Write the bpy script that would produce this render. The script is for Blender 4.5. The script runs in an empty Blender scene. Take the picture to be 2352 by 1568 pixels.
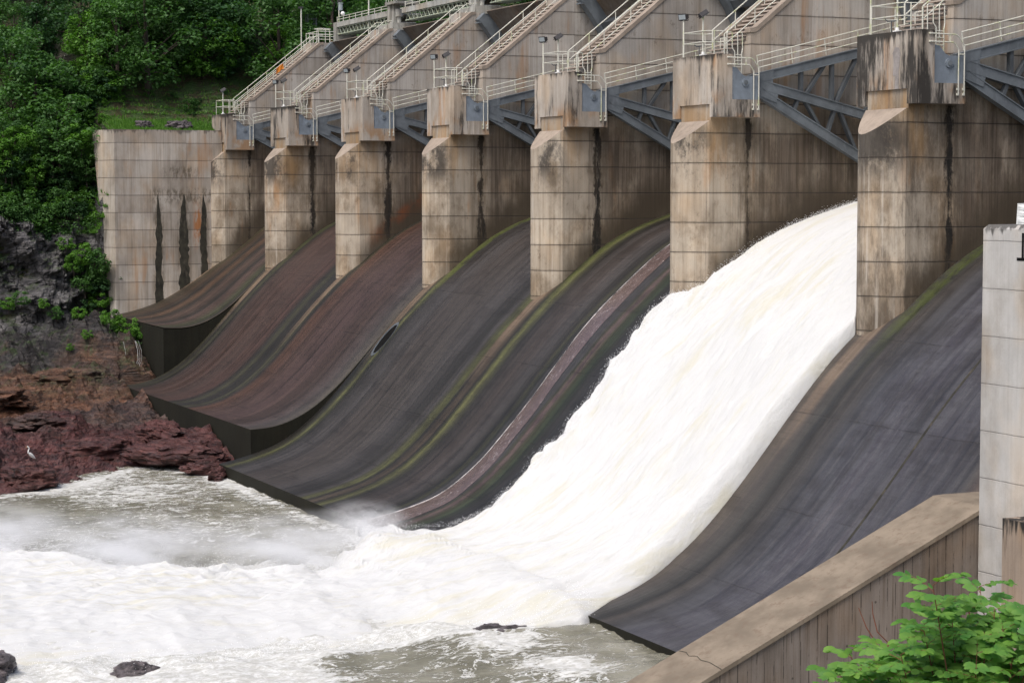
import bpy, math, random
import numpy as np
from mathutils import Vector, Matrix
R = math.radians
S = bpy.context.scene
COL = S.collection
rng = random.Random(7)

# ------------------------------------------------------------------ camera
TH, PT = R(24.3334), R(4.01605)
cam_d = bpy.data.cameras.new('camera'); cam = bpy.data.objects.new('camera', cam_d); COL.objects.link(cam)
S.camera = cam
CAM = Vector((76.71, -51.32, 6.41))
fw = Vector((-math.cos(TH)*math.cos(PT), math.sin(TH)*math.cos(PT), -math.sin(PT)))
rt = Vector((math.sin(TH), math.cos(TH), 0)); up = rt.cross(fw)
cam.matrix_world = Matrix(((rt.x, up.x, -fw.x, CAM.x), (rt.y, up.y, -fw.y, CAM.y), (rt.z, up.z, -fw.z, CAM.z), (0, 0, 0, 1)))
cam_d.sensor_width = 36; cam_d.lens = 36*4800/2352
cam_d.clip_start = 0.5; cam_d.clip_end = 3000
cam_d.dof.use_dof = False

# ------------------------------------------------------------------ world, sun, exposure
W = bpy.data.worlds.new('World'); S.world = W; W.use_nodes = True
wn = W.node_tree; bg = wn.nodes['Background']
sky = wn.nodes.new('ShaderNodeTexSky'); sky.sky_type = 'NISHITA'; sky.sun_disc = False
SUN_EL, SUN_AZ = R(58), R(150)          # azimuth measured from +Y clockwise towards +X
sky.sun_elevation = SUN_EL; sky.sun_rotation = SUN_AZ
sky.air_density = 1.0; sky.dust_density = 7.0; sky.ozone_density = 1.2; sky.altitude = 300
wn.links.new(sky.outputs[0], bg.inputs[0]); bg.inputs[1].default_value = 0.13
sd = bpy.data.lights.new('sun', 'SUN'); so = bpy.data.objects.new('sun', sd); COL.objects.link(so)
sd.energy = 1.5; sd.angle = R(28); sd.color = (1.0, 0.975, 0.94)
sdir = Vector((math.sin(SUN_AZ)*math.cos(SUN_EL), math.cos(SUN_AZ)*math.cos(SUN_EL), math.sin(SUN_EL)))
so.rotation_euler = sdir.to_track_quat('Z', 'Y').to_euler()
so.location = (0, 0, 60)
S.view_settings.view_transform = 'Standard'; S.view_settings.look = 'None'
S.view_settings.exposure = 0.42; S.view_settings.gamma = 1
S.render.engine = 'CYCLES'

# ------------------------------------------------------------------ helpers
def tag(o, label=None, cat=None, group=None, kind=None):
    if label: o['label'] = label
    if cat: o['category'] = cat
    if group: o['group'] = group
    if kind: o['kind'] = kind
    return o

def empty(name, loc, label, cat, group=None):
    o = bpy.data.objects.new(name, None); o.empty_display_size = 0.3
    COL.objects.link(o); o.location = loc
    return tag(o, label, cat, group)

def meshobj(name, verts, faces, mat, parent=None, smooth=False):
    me = bpy.data.meshes.new(name)
    me.from_pydata([tuple(v) for v in verts], [], faces)
    me.validate(); me.update()
    if mat: me.materials.append(mat)
    if smooth: me.polygons.foreach_set('use_smooth', [True]*len(me.polygons))
    o = bpy.data.objects.new(name, me); COL.objects.link(o)
    if parent: o.parent = parent
    return o

class MB:
    def __init__(s): s.v = []; s.f = []
    def add(s, vs, fs):
        n = len(s.v); s.v += [tuple(v) for v in vs]; s.f += [tuple(i+n for i in f) for f in fs]; return s
    def box(s, a, b):
        (x0, y0, z0), (x1, y1, z1) = a, b
        return s.add([(x0,y0,z0),(x1,y0,z0),(x1,y1,z0),(x0,y1,z0),(x0,y0,z1),(x1,y0,z1),(x1,y1,z1),(x0,y1,z1)],
                     [(0,3,2,1),(4,5,6,7),(0,1,5,4),(1,2,6,5),(2,3,7,6),(3,0,4,7)])
    def prism_x(s, pts, x0, x1):           # polygon in (y,z), extruded along x
        n = len(pts)
        vs = [(x0, y, z) for y, z in pts] + [(x1, y, z) for y, z in pts]
        fs = [tuple(range(n))[::-1], tuple(range(n, 2*n))] + [(i, (i+1) % n, n+(i+1) % n, n+i) for i in range(n)]
        return s.add(vs, fs)
    def bar(s, p, q, w, h=None, side=(1, 0, 0)):   # rectangular bar, w across `side`, h the other way
        h = h or w; p = Vector(p); q = Vector(q); d = (q-p).normalized(); sx = Vector(side)
        sx = (sx - d*sx.dot(d))
        if sx.length < 1e-4: sx = Vector((0, 1, 0)) - d*d.y
        sx.normalize(); sy = d.cross(sx)
        vs = []
        for c in (p, q):
            for a, b in ((-1,-1),(1,-1),(1,1),(-1,1)): vs.append(c + sx*a*w/2 + sy*b*h/2)
        return s.add(vs, [(0,3,2,1),(4,5,6,7),(0,1,5,4),(1,2,6,5),(2,3,7,6),(3,0,4,7)])
    def tube(s, pts, r, n=6, taper=None):
        pts = [Vector(p) for p in pts]; rings = []
        for i, p in enumerate(pts):
            d = (pts[min(i+1, len(pts)-1)] - pts[max(i-1, 0)]).normalized()
            a = d.orthogonal().normalized() if i == 0 else (pa - d*pa.dot(d)).normalized()
            pa = a; b = d.cross(a)
            rr = r if taper is None else r*(1+(taper-1)*i/(len(pts)-1))
            rings.append([p + (a*math.cos(2*math.pi*k/n) + b*math.sin(2*math.pi*k/n))*rr for k in range(n)])
        vs = [v for ring in rings for v in ring]; fs = []
        for i in range(len(pts)-1):
            for k in range(n): fs.append((i*n+k, i*n+(k+1) % n, (i+1)*n+(k+1) % n, (i+1)*n+k))
        fs.append(tuple(range(n))[::-1]); fs.append(tuple(range((len(pts)-1)*n, len(pts)*n)))
        return s.add(vs, fs)
    def build(s, name, mat, parent=None, smooth=False):
        return meshobj(name, s.v, s.f, mat, parent, smooth)

def copy_tree(o, parent=None):
    c = o.copy(); COL.objects.link(c); c.parent = parent
    for ch in list(o.children): copy_tree(ch, c)
    return c

# numpy noise
def _hash(ix, iy, iz, seed):
    h = (ix.astype(np.int64)*374761393 + iy.astype(np.int64)*668265263 + iz.astype(np.int64)*2147483647 + seed*144665) & 0xffffffff
    h = ((h ^ (h >> 13))*1274126177) & 0xffffffff
    h = ((h ^ (h >> 16))*2246822519) & 0xffffffff
    return ((h ^ (h >> 15)) & 0xffffff)/float(0xffffff)
def vnoise(x, y, z=None, seed=0):
    x = np.asarray(x, float); y = np.asarray(y, float); z = np.zeros_like(x) if z is None else np.asarray(z, float)
    ix, iy, iz = np.floor(x), np.floor(y), np.floor(z)
    fx, fy, fz = x-ix, y-iy, z-iz
    fx, fy, fz = [t*t*(3-2*t) for t in (fx, fy, fz)]
    r = 0
    for dx in (0, 1):
        for dy in (0, 1):
            for dz in (0, 1):
                w = (fx if dx else 1-fx)*(fy if dy else 1-fy)*(fz if dz else 1-fz)
                r = r + w*_hash(ix+dx, iy+dy, iz+dz, seed)
    return r*2-1
def fbm(x, y, z=None, oct=4, seed=0, gain=.5):
    a, f, r = 1., 1., 0
    for i in range(oct):
        r = r + a*vnoise(x*f, y*f, None if z is None else z*f, seed+i*17); a *= gain; f *= 2.03
    return r
def smooth(t): t = np.clip(t, 0, 1); return t*t*(3-2*t)

# ------------------------------------------------------------------ node helper
class NT:
    def __init__(s, name):
        s.m = bpy.data.materials.new(name); s.m.use_nodes = True
        s.t = s.m.node_tree; s.t.nodes.clear()
        s.out = s.t.nodes.new('ShaderNodeOutputMaterial')
        s.geo = s.t.nodes.new('ShaderNodeNewGeometry')
        s.pos = s.geo.outputs['Position']
        sp = s.t.nodes.new('ShaderNodeSeparateXYZ'); s.L(s.pos, sp.inputs[0]); s.x, s.y, s.z = sp.outputs
        sn = s.t.nodes.new('ShaderNodeSeparateXYZ'); s.L(s.geo.outputs['Normal'], sn.inputs[0]); s.nx, s.ny, s.nz = sn.outputs
    def L(s, a, b): s.t.links.new(a, b)
    def put(s, sock, v):
        if isinstance(v, bpy.types.NodeSocket): s.L(v, sock)
        elif isinstance(v, (tuple, list)): sock.default_value = tuple(v)+((1.,) if len(v) == 3 and len(sock.default_value) == 4 else ())
        else: sock.default_value = v
    def M(s, op, a, b=0., c=0., clamp=False):
        n = s.t.nodes.new('ShaderNodeMath'); n.operation = op; n.use_clamp = clamp
        s.put(n.inputs[0], a); s.put(n.inputs[1], b); s.put(n.inputs[2], c); return n.outputs[0]
    def add(s, a, b): return s.M('ADD', a, b)
    def sub(s, a, b): return s.M('SUBTRACT', a, b)
    def mul(s, a, b, clamp=False): return s.M('MULTIPLY', a, b, clamp=clamp)
    def ss(s, v, a, b, o0=0., o1=1.):      # smooth step remap
        n = s.t.nodes.new('ShaderNodeMapRange'); n.interpolation_type = 'SMOOTHSTEP'
        s.put(n.inputs[0], v); n.inputs[1].default_value = a; n.inputs[2].default_value = b
        n.inputs[3].default_value = o0; n.inputs[4].default_value = o1; return n.outputs[0]
    def vec(s, x, y, z):
        n = s.t.nodes.new('ShaderNodeCombineXYZ'); s.put(n.inputs[0], x); s.put(n.inputs[1], y); s.put(n.inputs[2], z); return n.outputs[0]
    def scl(s, sx, sy, sz, src=None):
        n = s.t.nodes.new('ShaderNodeVectorMath'); n.operation = 'MULTIPLY'
        s.L(src or s.pos, n.inputs[0]); n.inputs[1].default_value = (sx, sy, sz); return n.outputs[0]
    def off(s, v, d):
        n = s.t.nodes.new('ShaderNodeVectorMath'); n.operation = 'ADD'
        s.L(v, n.inputs[0]); s.put(n.inputs[1], d); return n.outputs[0]
    def noise(s, v, scale=1., detail=4., rough=.55, dist=0., col=False):
        n = s.t.nodes.new('ShaderNodeTexNoise'); s.L(v, n.inputs['Vector'])
        n.inputs['Scale'].default_value = scale; n.inputs['Detail'].default_value = detail
        n.inputs['Roughness'].default_value = rough; n.inputs['Distortion'].default_value = dist
        return n.outputs['Color' if col else 'Fac']
    def voro(s, v, scale=1., feat='F1', out='Distance', rand=1.):
        n = s.t.nodes.new('ShaderNodeTexVoronoi'); n.feature = feat; s.L(v, n.inputs['Vector'])
        n.inputs['Scale'].default_value = scale; n.inputs['Randomness'].default_value = rand
        return n.outputs[out]
    def white(s, v):
        n = s.t.nodes.new('ShaderNodeTexWhiteNoise'); n.noise_dimensions = '3D'; s.L(v, n.inputs['Vector']); return n.outputs['Value']
    def mix(s, f, a, b, mode='MIX'):
        n = s.t.nodes.new('ShaderNodeMix'); n.data_type = 'RGBA'; n.blend_type = mode
        s.put(n.inputs[0], f); s.put(n.inputs[6], a); s.put(n.inputs[7], b); return n.outputs[2]
    def ramp(s, v, stops, interp='LINEAR'):
        n = s.t.nodes.new('ShaderNodeValToRGB'); cr = n.color_ramp; cr.interpolation = interp
        while len(cr.elements) < len(stops): cr.elements.new(.5)
        for e, (p, c) in zip(cr.elements, stops): e.position = p; e.color = tuple(c)+(1,)
        s.put(n.inputs[0], v); return n.outputs[0]
    def attr(s, name):
        n = s.t.nodes.new('ShaderNodeAttribute'); n.attribute_name = name; return n.outputs['Fac']
    def objrand(s):
        n = s.t.nodes.new('ShaderNodeObjectInfo'); return n.outputs['Random']
    def bump(s, h, strength=.5, dist=.05):
        n = s.t.nodes.new('ShaderNodeBump'); n.inputs['Strength'].default_value = strength; n.inputs['Distance'].default_value = dist
        s.L(h, n.inputs['Height']); return n.outputs[0]
    def bsdf(s, col, rough=.8, normal=None, metal=0., spec=.5, **kw):
        n = s.t.nodes.new('ShaderNodeBsdfPrincipled')
        s.put(n.inputs['Base Color'], col); s.put(n.inputs['Roughness'], rough); s.put(n.inputs['Metallic'], metal)
        s.put(n.inputs['Specular IOR Level'], spec)
        if normal is not None: s.L(normal, n.inputs['Normal'])
        for k, v in kw.items(): s.put(n.inputs[k.replace('_', ' ')], v)
        s.L(n.outputs[0], s.out.inputs[0]); return n

# ------------------------------------------------------------------ materials
def concrete(name, base=(.40, .31, .25), top=None, topspan=1.2, mold=.5, rust=.5, joints=True, panels=True, seam=False, dirt=0., jz=.5, jsp=1.5, boards=.6, jstr=.74, block=False, streak=1.):
    n = NT(name)
    pid_ = n.M('ROUND', n.M('DIVIDE', n.x, -17.))
    blot = n.noise(n.scl(.35, .35, .25), 1, 5, .6)
    strk = n.noise(n.scl(2.2, 2.2, .10), 1, 6, .65)
    strk2 = n.noise(n.off(n.scl(6.5, 6.5, .18), (9, 3, 5)), 1, 5, .7)
    fine = n.noise(n.pos, 14, 4, .7)
    brd = n.noise(n.vec(n.mul(n.sub(n.x, n.y), 9.), n.mul(n.add(n.x, n.y), 9.), n.mul(n.z, .22)), 1, 3, .6)
    zz = n.M('DIVIDE', n.sub(n.add(n.z, n.mul(n.noise(n.scl(.8, .8, .0), 1, 2), .05)), jz+.025), jsp)
    row = n.M('FLOOR', zz); yy = n.M('DIVIDE', n.add(n.add(n.y, n.mul(n.x, .0)), 1.9), 3.05)
    colid = n.M('FLOOR', yy)
    col = n.mix(n.ss(blot, .3, .72), tuple(c*.80 for c in base), tuple(min(c*1.16, .9) for c in base))
    col = n.mix(n.ss(n.noise(n.off(n.scl(.5, .5, .3), (4, 8, 1)), 1, 3), .45, .7), col, n.mix(1., col, (1.04, .95, .85, 1), 'MULTIPLY'))
    if panels:
        pid = n.white(n.vec(n.add(colid, .5), n.add(row, .5), n.M('ROUND', n.M('DIVIDE', n.x, 17.))))
        col = n.mix(1., col, n.ramp(pid, [(0, (.84, .82, .80)), (.5, (.98, .98, .98)), (1, (1.12, 1.12, 1.12))]), 'MULTIPLY')
    col = n.mix(n.mul(n.ss(strk, .42, .66), .45*streak), col, n.mix(1., col, (.62, .58, .53, 1), 'MULTIPLY'))
    col = n.mix(n.mul(n.ss(strk2, .55, .75), .45*streak), col, n.mix(1., col, (1.45, 1.40, 1.33, 1), 'MULTIPLY'))
    col = n.mix(n.mul(n.ss(strk2, .50, .34), .40*streak), col, n.mix(1., col, (.5, .45, .40, 1), 'MULTIPLY'))
    col = n.mix(n.mul(n.mul(n.ss(brd, .44, .30), boards), n.ss(n.noise(n.off(n.scl(.7, .7, .5), (8, 1, 1)), 1, 3), .40, .60, .35, 1.)), col, n.mix(1., col, (.45, .42, .38, 1), 'MULTIPLY'))
    col = n.mix(n.mul(n.ss(fine, .5, .8), .25), col, n.mix(1., col, (.5, .48, .45, 1), 'MULTIPLY'))
    big = n.noise(n.off(n.scl(.28, .34, .20), (12, 5, 1)), 1, 6, .68)
    if dirt > 0:
        low = n.ss(n.z, 12.2, 9.8)
        upc = n.mix(1., col, (.97, 1.0, 1.05, 1), 'MULTIPLY')
        lowc = n.mix(1., col, (1.0, .955, .88, 1), 'MULTIPLY')
        col = n.mix(low, upc, lowc)
        col = n.mix(n.mul(n.mul(n.ss(big, .44, .62), low), .80), col, n.mix(1., col, (.42, .37, .31, 1), 'MULTIPLY'))
        sp_ = n.noise(n.off(n.scl(2.1, 2.1, 1.2), (0, 9, 0)), 1, 7, .78)
        col = n.mix(n.mul(n.ss(sp_, .56, .68), .55), col, n.mix(1., col, (.40, .35, .30, 1), 'MULTIPLY'))
    else:
        col = n.mix(n.mul(n.ss(big, .46, .64), .45), col, n.mix(1., col, (.60, .55, .49, 1), 'MULTIPLY'))
    if dirt > 0:
        k0 = n.mul(n.ss(pid_, .5, .4), n.ss(n.z, 13.5, 10.))
        k0 = n.mul(k0, n.ss(n.noise(n.off(n.scl(.8, .8, .22), (14, 3, 1)), 1, 7, .75), .42, .62))
        col = n.mix(n.mul(k0, .72), col, (.075, .058, .043, 1))
    # rust / ochre runs
    if rust > 0:
        rn = n.mul(n.ss(n.noise(n.off(n.scl(.55, .55, .16), (31, 7, 2)), 1, 4, .6), .56, .68), n.ss(strk, .35, .6))
        col = n.mix(n.mul(rn, rust), col, (.42, .20, .065, 1))
    # dirt lower down, away from the nose
    if dirt > 0:
        dm = n.mul(n.ss(n.y, 3.5, 4.6), n.ss(n.add(n.z, n.mul(blot, 1.5)), 12.0, 9.8))
        dm = n.mul(dm, n.ss(n.noise(n.off(n.scl(.40, .55, .22), (3, 3, 7)), 1, 6, .7), .26, .55, .35, 1.))
        col = n.mix(n.mul(dm, dirt), col, n.mix(n.ss(strk2, .4, .6), (.052, .041, .031), (.115, .090, .070)))
        # ochre wash on the flank below the corbel
        oc = n.mul(n.mul(n.ss(n.y, .95, 1.35), n.ss(n.y, 3.2, 2.0)), n.ss(n.add(n.z, n.mul(strk, 5.)), 9.3, 11.6))
        oc = n.mul(oc, n.ss(n.noise(n.off(n.scl(1.5, 1.5, .14), (3, 1, 5)), 1, 4, .6), .38, .60))
        col = n.mix(n.mul(oc, .55), col, (.36, .225, .105, 1))
        # orange iron run in the second bay from the abutment
        orr = n.mul(n.ss(n.M('ABSOLUTE', n.sub(pid_, 4.)), .4, .2), n.ss(n.M('ABSOLUTE', n.sub(n.sub(n.z, n.mul(n.y, .72)), 1.5)), 1.0, .2))
        orr = n.mul(orr, n.mul(n.ss(n.y, 1.5, 3.), n.ss(n.noise(n.scl(.6, .6, .6), 1, 5, .65), .38, .58)))
        col = n.mix(n.mul(orr, .85), col, (.24, .065, .018, 1))
        # damp skirt right above the chute
        hgt = n.sub(n.z, n.add(n.mul(n.M('MINIMUM', n.y, 7.), .80), .55))
        sk = n.mul(n.ss(n.add(hgt, n.mul(n.noise(n.scl(1.2, 1.2, .4), 1, 4), 2.6)), 3.3, 1.2), n.ss(n.y, .3, 2.4))
        col = n.mix(n.mul(sk, .88), col, (.055, .043, .03, 1))
        # nose: whitish lime runs
        lm = n.mul(n.ss(n.y, 1.4, .4), n.ss(n.noise(n.off(n.scl(4, 4, .12), (1, 9, 2)), 1, 5, .7), .56, .68))
        col = n.mix(n.mul(lm, .45), col, (.62, .58, .52, 1))
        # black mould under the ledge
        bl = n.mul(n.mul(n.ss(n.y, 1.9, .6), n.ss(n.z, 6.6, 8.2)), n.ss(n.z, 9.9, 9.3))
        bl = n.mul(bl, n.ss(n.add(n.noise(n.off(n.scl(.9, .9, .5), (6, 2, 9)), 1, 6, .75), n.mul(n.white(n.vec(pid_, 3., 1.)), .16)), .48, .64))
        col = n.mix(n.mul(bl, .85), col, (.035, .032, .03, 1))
    if name == 'abutment_concrete':
        hal = 0.
        for y0, w_ in ((-4.45, .75), (-2.2, .95), (-.42, .65)):
            hq = n.mul(n.ss(n.M('ABSOLUTE', n.sub(n.y, y0)), w_, .2), n.ss(n.z, 6.6, 4.5))
            hal = n.M('MAXIMUM', hal, hq)
        hal = n.mul(hal, n.ss(n.noise(n.off(n.scl(2.2, 2.2, .5), (4, 8, 8)), 1, 6, .75), .40, .58))
        col = n.mix(n.mul(hal, .75), col, (.085, .065, .040, 1))
        bnd = n.mul(n.ss(n.M('ABSOLUTE', n.sub(n.z, 6.3)), .95, .3), n.ss(n.y, -5.6, -4.6))
        bnd = n.M('MAXIMUM', bnd, n.mul(n.ss(n.M('ABSOLUTE', n.sub(n.z, 8.3)), .8, .2), n.ss(n.M('ABSOLUTE', n.add(n.y, 2.4)), 2., 1.)))
        bnd = n.mul(bnd, n.ss(n.noise(n.off(n.scl(3.2, 3.2, 1.1), (2, 8, 8)), 1, 6, .75), .46, .60))
        col = n.mix(n.mul(bnd, .7), col, (.07, .055, .035, 1))
        ob = n.mul(n.ss(n.M('ABSOLUTE', n.add(n.y, .95)), .55, .15), n.mul(n.ss(n.z, 6.3, 4.6), n.ss(n.z, 1., 3.)))
        ob = n.mul(ob, n.ss(n.noise(n.off(n.scl(1.6, 1.6, .6), (2, 1, 8)), 1, 5, .7), .42, .58))
        col = n.mix(n.mul(ob, .85), col, (.34, .13, .035, 1))
    if name == 'training_wall_concrete':
        ln_ = n.M('FRACT', n.add(n.M('DIVIDE', n.y, .34), n.mul(n.noise(n.scl(0, 1.1, 0), 1, 3), .9)))
        lm_ = n.mul(n.ss(n.M('MINIMUM', ln_, n.sub(1., ln_)), .085, .03), n.ss(n.noise(n.scl(1., 2.6, .8), 1, 5, .75), .44, .56))
        col = n.mix(n.mul(lm_, .72), col, (.03, .024, .02, 1))
        pit = n.ss(n.voro(n.scl(1, 1.3, 1.3), .9), .075, .03)
        col = n.mix(n.mul(pit, .7), col, (.03, .025, .022, 1))
    if seam:                                # the black leak line down the pier side
        wv = n.mul(n.sub(n.noise(n.scl(.1, .1, 1.1), 1, 4, .6), .5), .5)
        wd = n.M('ABSOLUTE', n.sub(n.add(n.y, n.mul(wv, .35)), 3.5))
        wid_ = n.mul(n.sub(n.white(n.vec(pid_, 7., 2.)), .55), .22)
        wdt = n.sub(n.sub(wd, wid_), n.mul(n.sub(n.noise(n.off(n.scl(.35, .6, .30), (7, 0, 0)), 1, 6, .76), .42), 1.5))
        bm = n.mul(n.ss(wdt, .20, .0), n.ss(n.z, 10.35, 10.2))
        bm = n.mul(bm, n.ss(n.noise(n.off(n.scl(3, 3, .5), (1, 7, 0)), 1, 5, .75), .30, .48, .35, 1.))
        bm = n.mul(bm, n.ss(n.nx, .5, .9))
        col = n.mix(bm, col, (.016, .015, .014, 1))
        wm = n.mul(n.ss(wd, 1.3, .1), n.mul(n.ss(n.z, 10.35, 9.9), n.ss(n.noise(n.off(n.scl(2.4, 2.4, .18), (5, 5, 0)), 1, 5, .7), .40, .62)))
        col = n.mix(n.mul(wm, .65), col, (.06, .045, .03, 1))
    if top is not None and mold > 0:        # black growth running down from the top edge
        dz = n.M('DIVIDE', n.sub(top, n.z), topspan)
        if block:
            amt = n.ramp(n.M('DIVIDE', n.add(pid_, .5), 8.), [(0, (1.,)*3), (.125, (.66,)*3), (.25, (.55,)*3), (.375, (.58,)*3), (.5, (.40,)*3), (.625, (.85,)*3), (.75, (.80,)*3)], 'CONSTANT')
        else: amt = None
        th = n.sub(n.add(n.mul(n.noise(n.off(n.scl(2.6, 2.6, .22), (2, 2, 4)), 1, 6, .68), 1.7), n.mul(n.noise(n.scl(.55, .55, .3), 1, 3), .9)), n.mul(dz, .55))
        if block:
            th = n.add(n.add(n.mul(n.noise(n.off(n.scl(2.4, 2.4, .30), (2, 2, 4)), 1, 7, .72), 1.25), n.mul(n.noise(n.off(n.scl(.62, .62, .25), (5, 0, 0)), 1, 4), 1.0)), n.mul(amt, .36))
            th = n.add(th, n.ss(dz, .55, -.1, 0., .28))
            mm = n.mul(n.ss(th, 1.38, 1.62), mold, clamp=True)
            rr2 = n.mul(n.ss(n.add(n.z, n.mul(strk, 1.2)), 12.6, 11.4), n.ss(n.noise(n.off(n.scl(.9, .9, .5), (9, 4, 2)), 1, 5, .6), .46, .60))
            col = n.mix(n.mul(rr2, .7), col, (.30, .165, .07, 1))
        else:
            mm = n.mul(n.ss(th, 1.08, 1.30), mold, clamp=True)
            mm = n.mul(mm, n.ss(dz, 4.2, 2.2))
        col = n.mix(mm, col, (.028, .026, .024, 1))
    h = n.add(n.mul(brd, .7), n.mul(fine, .4))
    if joints:
        fz = n.M('FRACT', zz); dl = n.mul(n.M('MINIMUM', fz, n.sub(1., fz)), jsp)
        jm = n.mul(n.ss(dl, .028, .010), n.ss(n.noise(n.off(n.scl(1.2, 1.2, 0), (3, 3, 3)), 1, 4, .7), .3, .5, .55, 1.))
        vert = n.ss(n.M('ABSOLUTE', n.nz), .5, .3)
        col = n.mix(n.mul(n.ss(n.add(dl, n.mul(strk2, .1)), .16, .04), n.mul(vert, .42*jstr)), col, (.07, .058, .048, 1))
        col = n.mix(n.mul(jm, n.mul(vert, jstr)), col, (.022, .019, .017, 1))
        fy = n.M('FRACT', yy); dv = n.mul(n.M('MINIMUM', fy, n.sub(1., fy)), 3.05)
        on = n.ss(n.white(n.vec(colid, row, 3.)), .3, .35)
        col = n.mix(n.mul(n.mul(n.ss(dv, .03, .012), on), n.mul(n.ss(n.nx, .5, .9), .55*jstr*jstr)), col, (.06, .05, .045, 1))
        h = n.sub(h, n.mul(jm, 1.5))
    n.bsdf(col, n.ss(fine, .2, .9, .80, .95), n.bump(h, .55, .03), spec=.25)
    return n.m

M_pier = concrete('pier_concrete', (.435, .398, .350), rust=.35, seam=True, dirt=.88, boards=.22)
M_block = concrete('block_concrete', (.44, .40, .352), top=13.5, topspan=1.0, mold=.95, rust=.55, joints=False, panels=False, boards=.55, block=True)
M_wall = concrete('abutment_concrete', (.44, .405, .36), top=12.0, topspan=.55, mold=.6, rust=.4, boards=.22, jz=.35, jsp=1.5, jstr=.55)
M_train = concrete('training_wall_concrete', (.225, .195, .172), rust=.05, joints=False, panels=False, boards=.8)
M_col = concrete('column_concrete', (.47, .465, .455), top=5.4, topspan=.55, mold=.8, rust=.0, boards=.10, jz=1.6, jsp=1.62, panels=False, jstr=.22, streak=.35)
M_stub = concrete('mouldy_concrete', (.33, .27, .22), top=-4.1, topspan=2.6, mold=1., rust=.4, joints=False, panels=False)
M_deck = concrete('deck_concrete', (.42, .43, .41), top=21.6, topspan=.5, mold=.35, rust=.0, joints=False, panels=False, boards=.1)
M_dark = concrete('dark_concrete', (.17, .15, .13), mold=0., rust=.2, boards=.4)  # dark brown streaked tone for the breast wall and the gate skin plates

def simple(name, col, rough=.6, metal=0., var=.12, scale=3., spec=.4, rustc=None, rustamt=0.):
    n = NT(name)
    v = n.noise(n.pos, scale, 4, .6)
    c = n.mix(n.ss(v, .3, .7), tuple(a*(1-var) for a in col), tuple(a*(1+var) for a in col))
    if rustc: c = n.mix(n.mul(n.ss(n.noise(n.scl(1, 1, .4), 3.5, 5, .65), .52, .68), rustamt), c, rustc+(1,))
    n.bsdf(c, rough, n.bump(n.noise(n.pos, 18, 3), .15, .01), metal, spec); return n.m
M_kerb = simple('kerb_sandy_concrete', (.30, .25, .205), .9, var=.16, scale=1.2, spec=.2, rustc=(.20, .16, .12), rustamt=.5)
M_coping = simple('coping_sandy_concrete', (.205, .170, .130), .9, var=.22, scale=.8, spec=.2, rustc=(.16, .12, .09), rustamt=.7)
M_tread = simple('stair_concrete', (.42, .36, .31), .9, var=.15, spec=.2)
M_steel = simple('blue_grey_paint', (.135, .155, .172), .42, var=.22, scale=.9, spec=.5, rustc=(.17, .19, .215), rustamt=.7)
M_steel_d = simple('dull_grey_paint', (.075, .085, .095), .5, var=.25, scale=1.1, spec=.4)
M_plate = simple('trunnion_plate_paint', (.20, .235, .275), .45, var=.15, scale=1.5, rustc=(.13, .15, .17), rustamt=.5)
M_rail = simple('rail_paint', (.60, .60, .53), .4, var=.08, scale=.8, spec=.5, rustc=(.42, .46, .23), rustamt=.95)
M_green = simple('green_pipe_paint', (.36, .41, .33), .5, var=.15, scale=.8, spec=.4, rustc=(.42, .42, .22), rustamt=.8)
M_lamp = simple('lamp_housing', (.045, .043, .045), .55, var=.15)
M_glass = simple('lamp_glass', (.30, .34, .36), .15, var=.05)
M_white = simple('white_paint', (.8, .8, .78), .5, var=.05)
M_orange = simple('orange_fabric', (.70, .24, .03), .8, var=.2)
M_ochre = simple('ochre_seal', (.35, .20, .07), .7, var=.2)
M_black = simple('black_paint', (.008, .008, .008), .9, var=.1, spec=.05)
M_patch = simple('grey_mortar', (.27, .25, .24), .9, var=.2, scale=2.5, spec=.2)
M_feather = simple('white_feather', (.85, .85, .83), .8, var=.03)
M_beak = simple('yellow_beak', (.6, .4, .05), .5, var=.05)
M_stain = simple('dark_algae_stain', (.028, .026, .018), .8, var=.5, scale=1.6, rustc=(.07, .06, .045), rustamt=.8)

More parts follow.
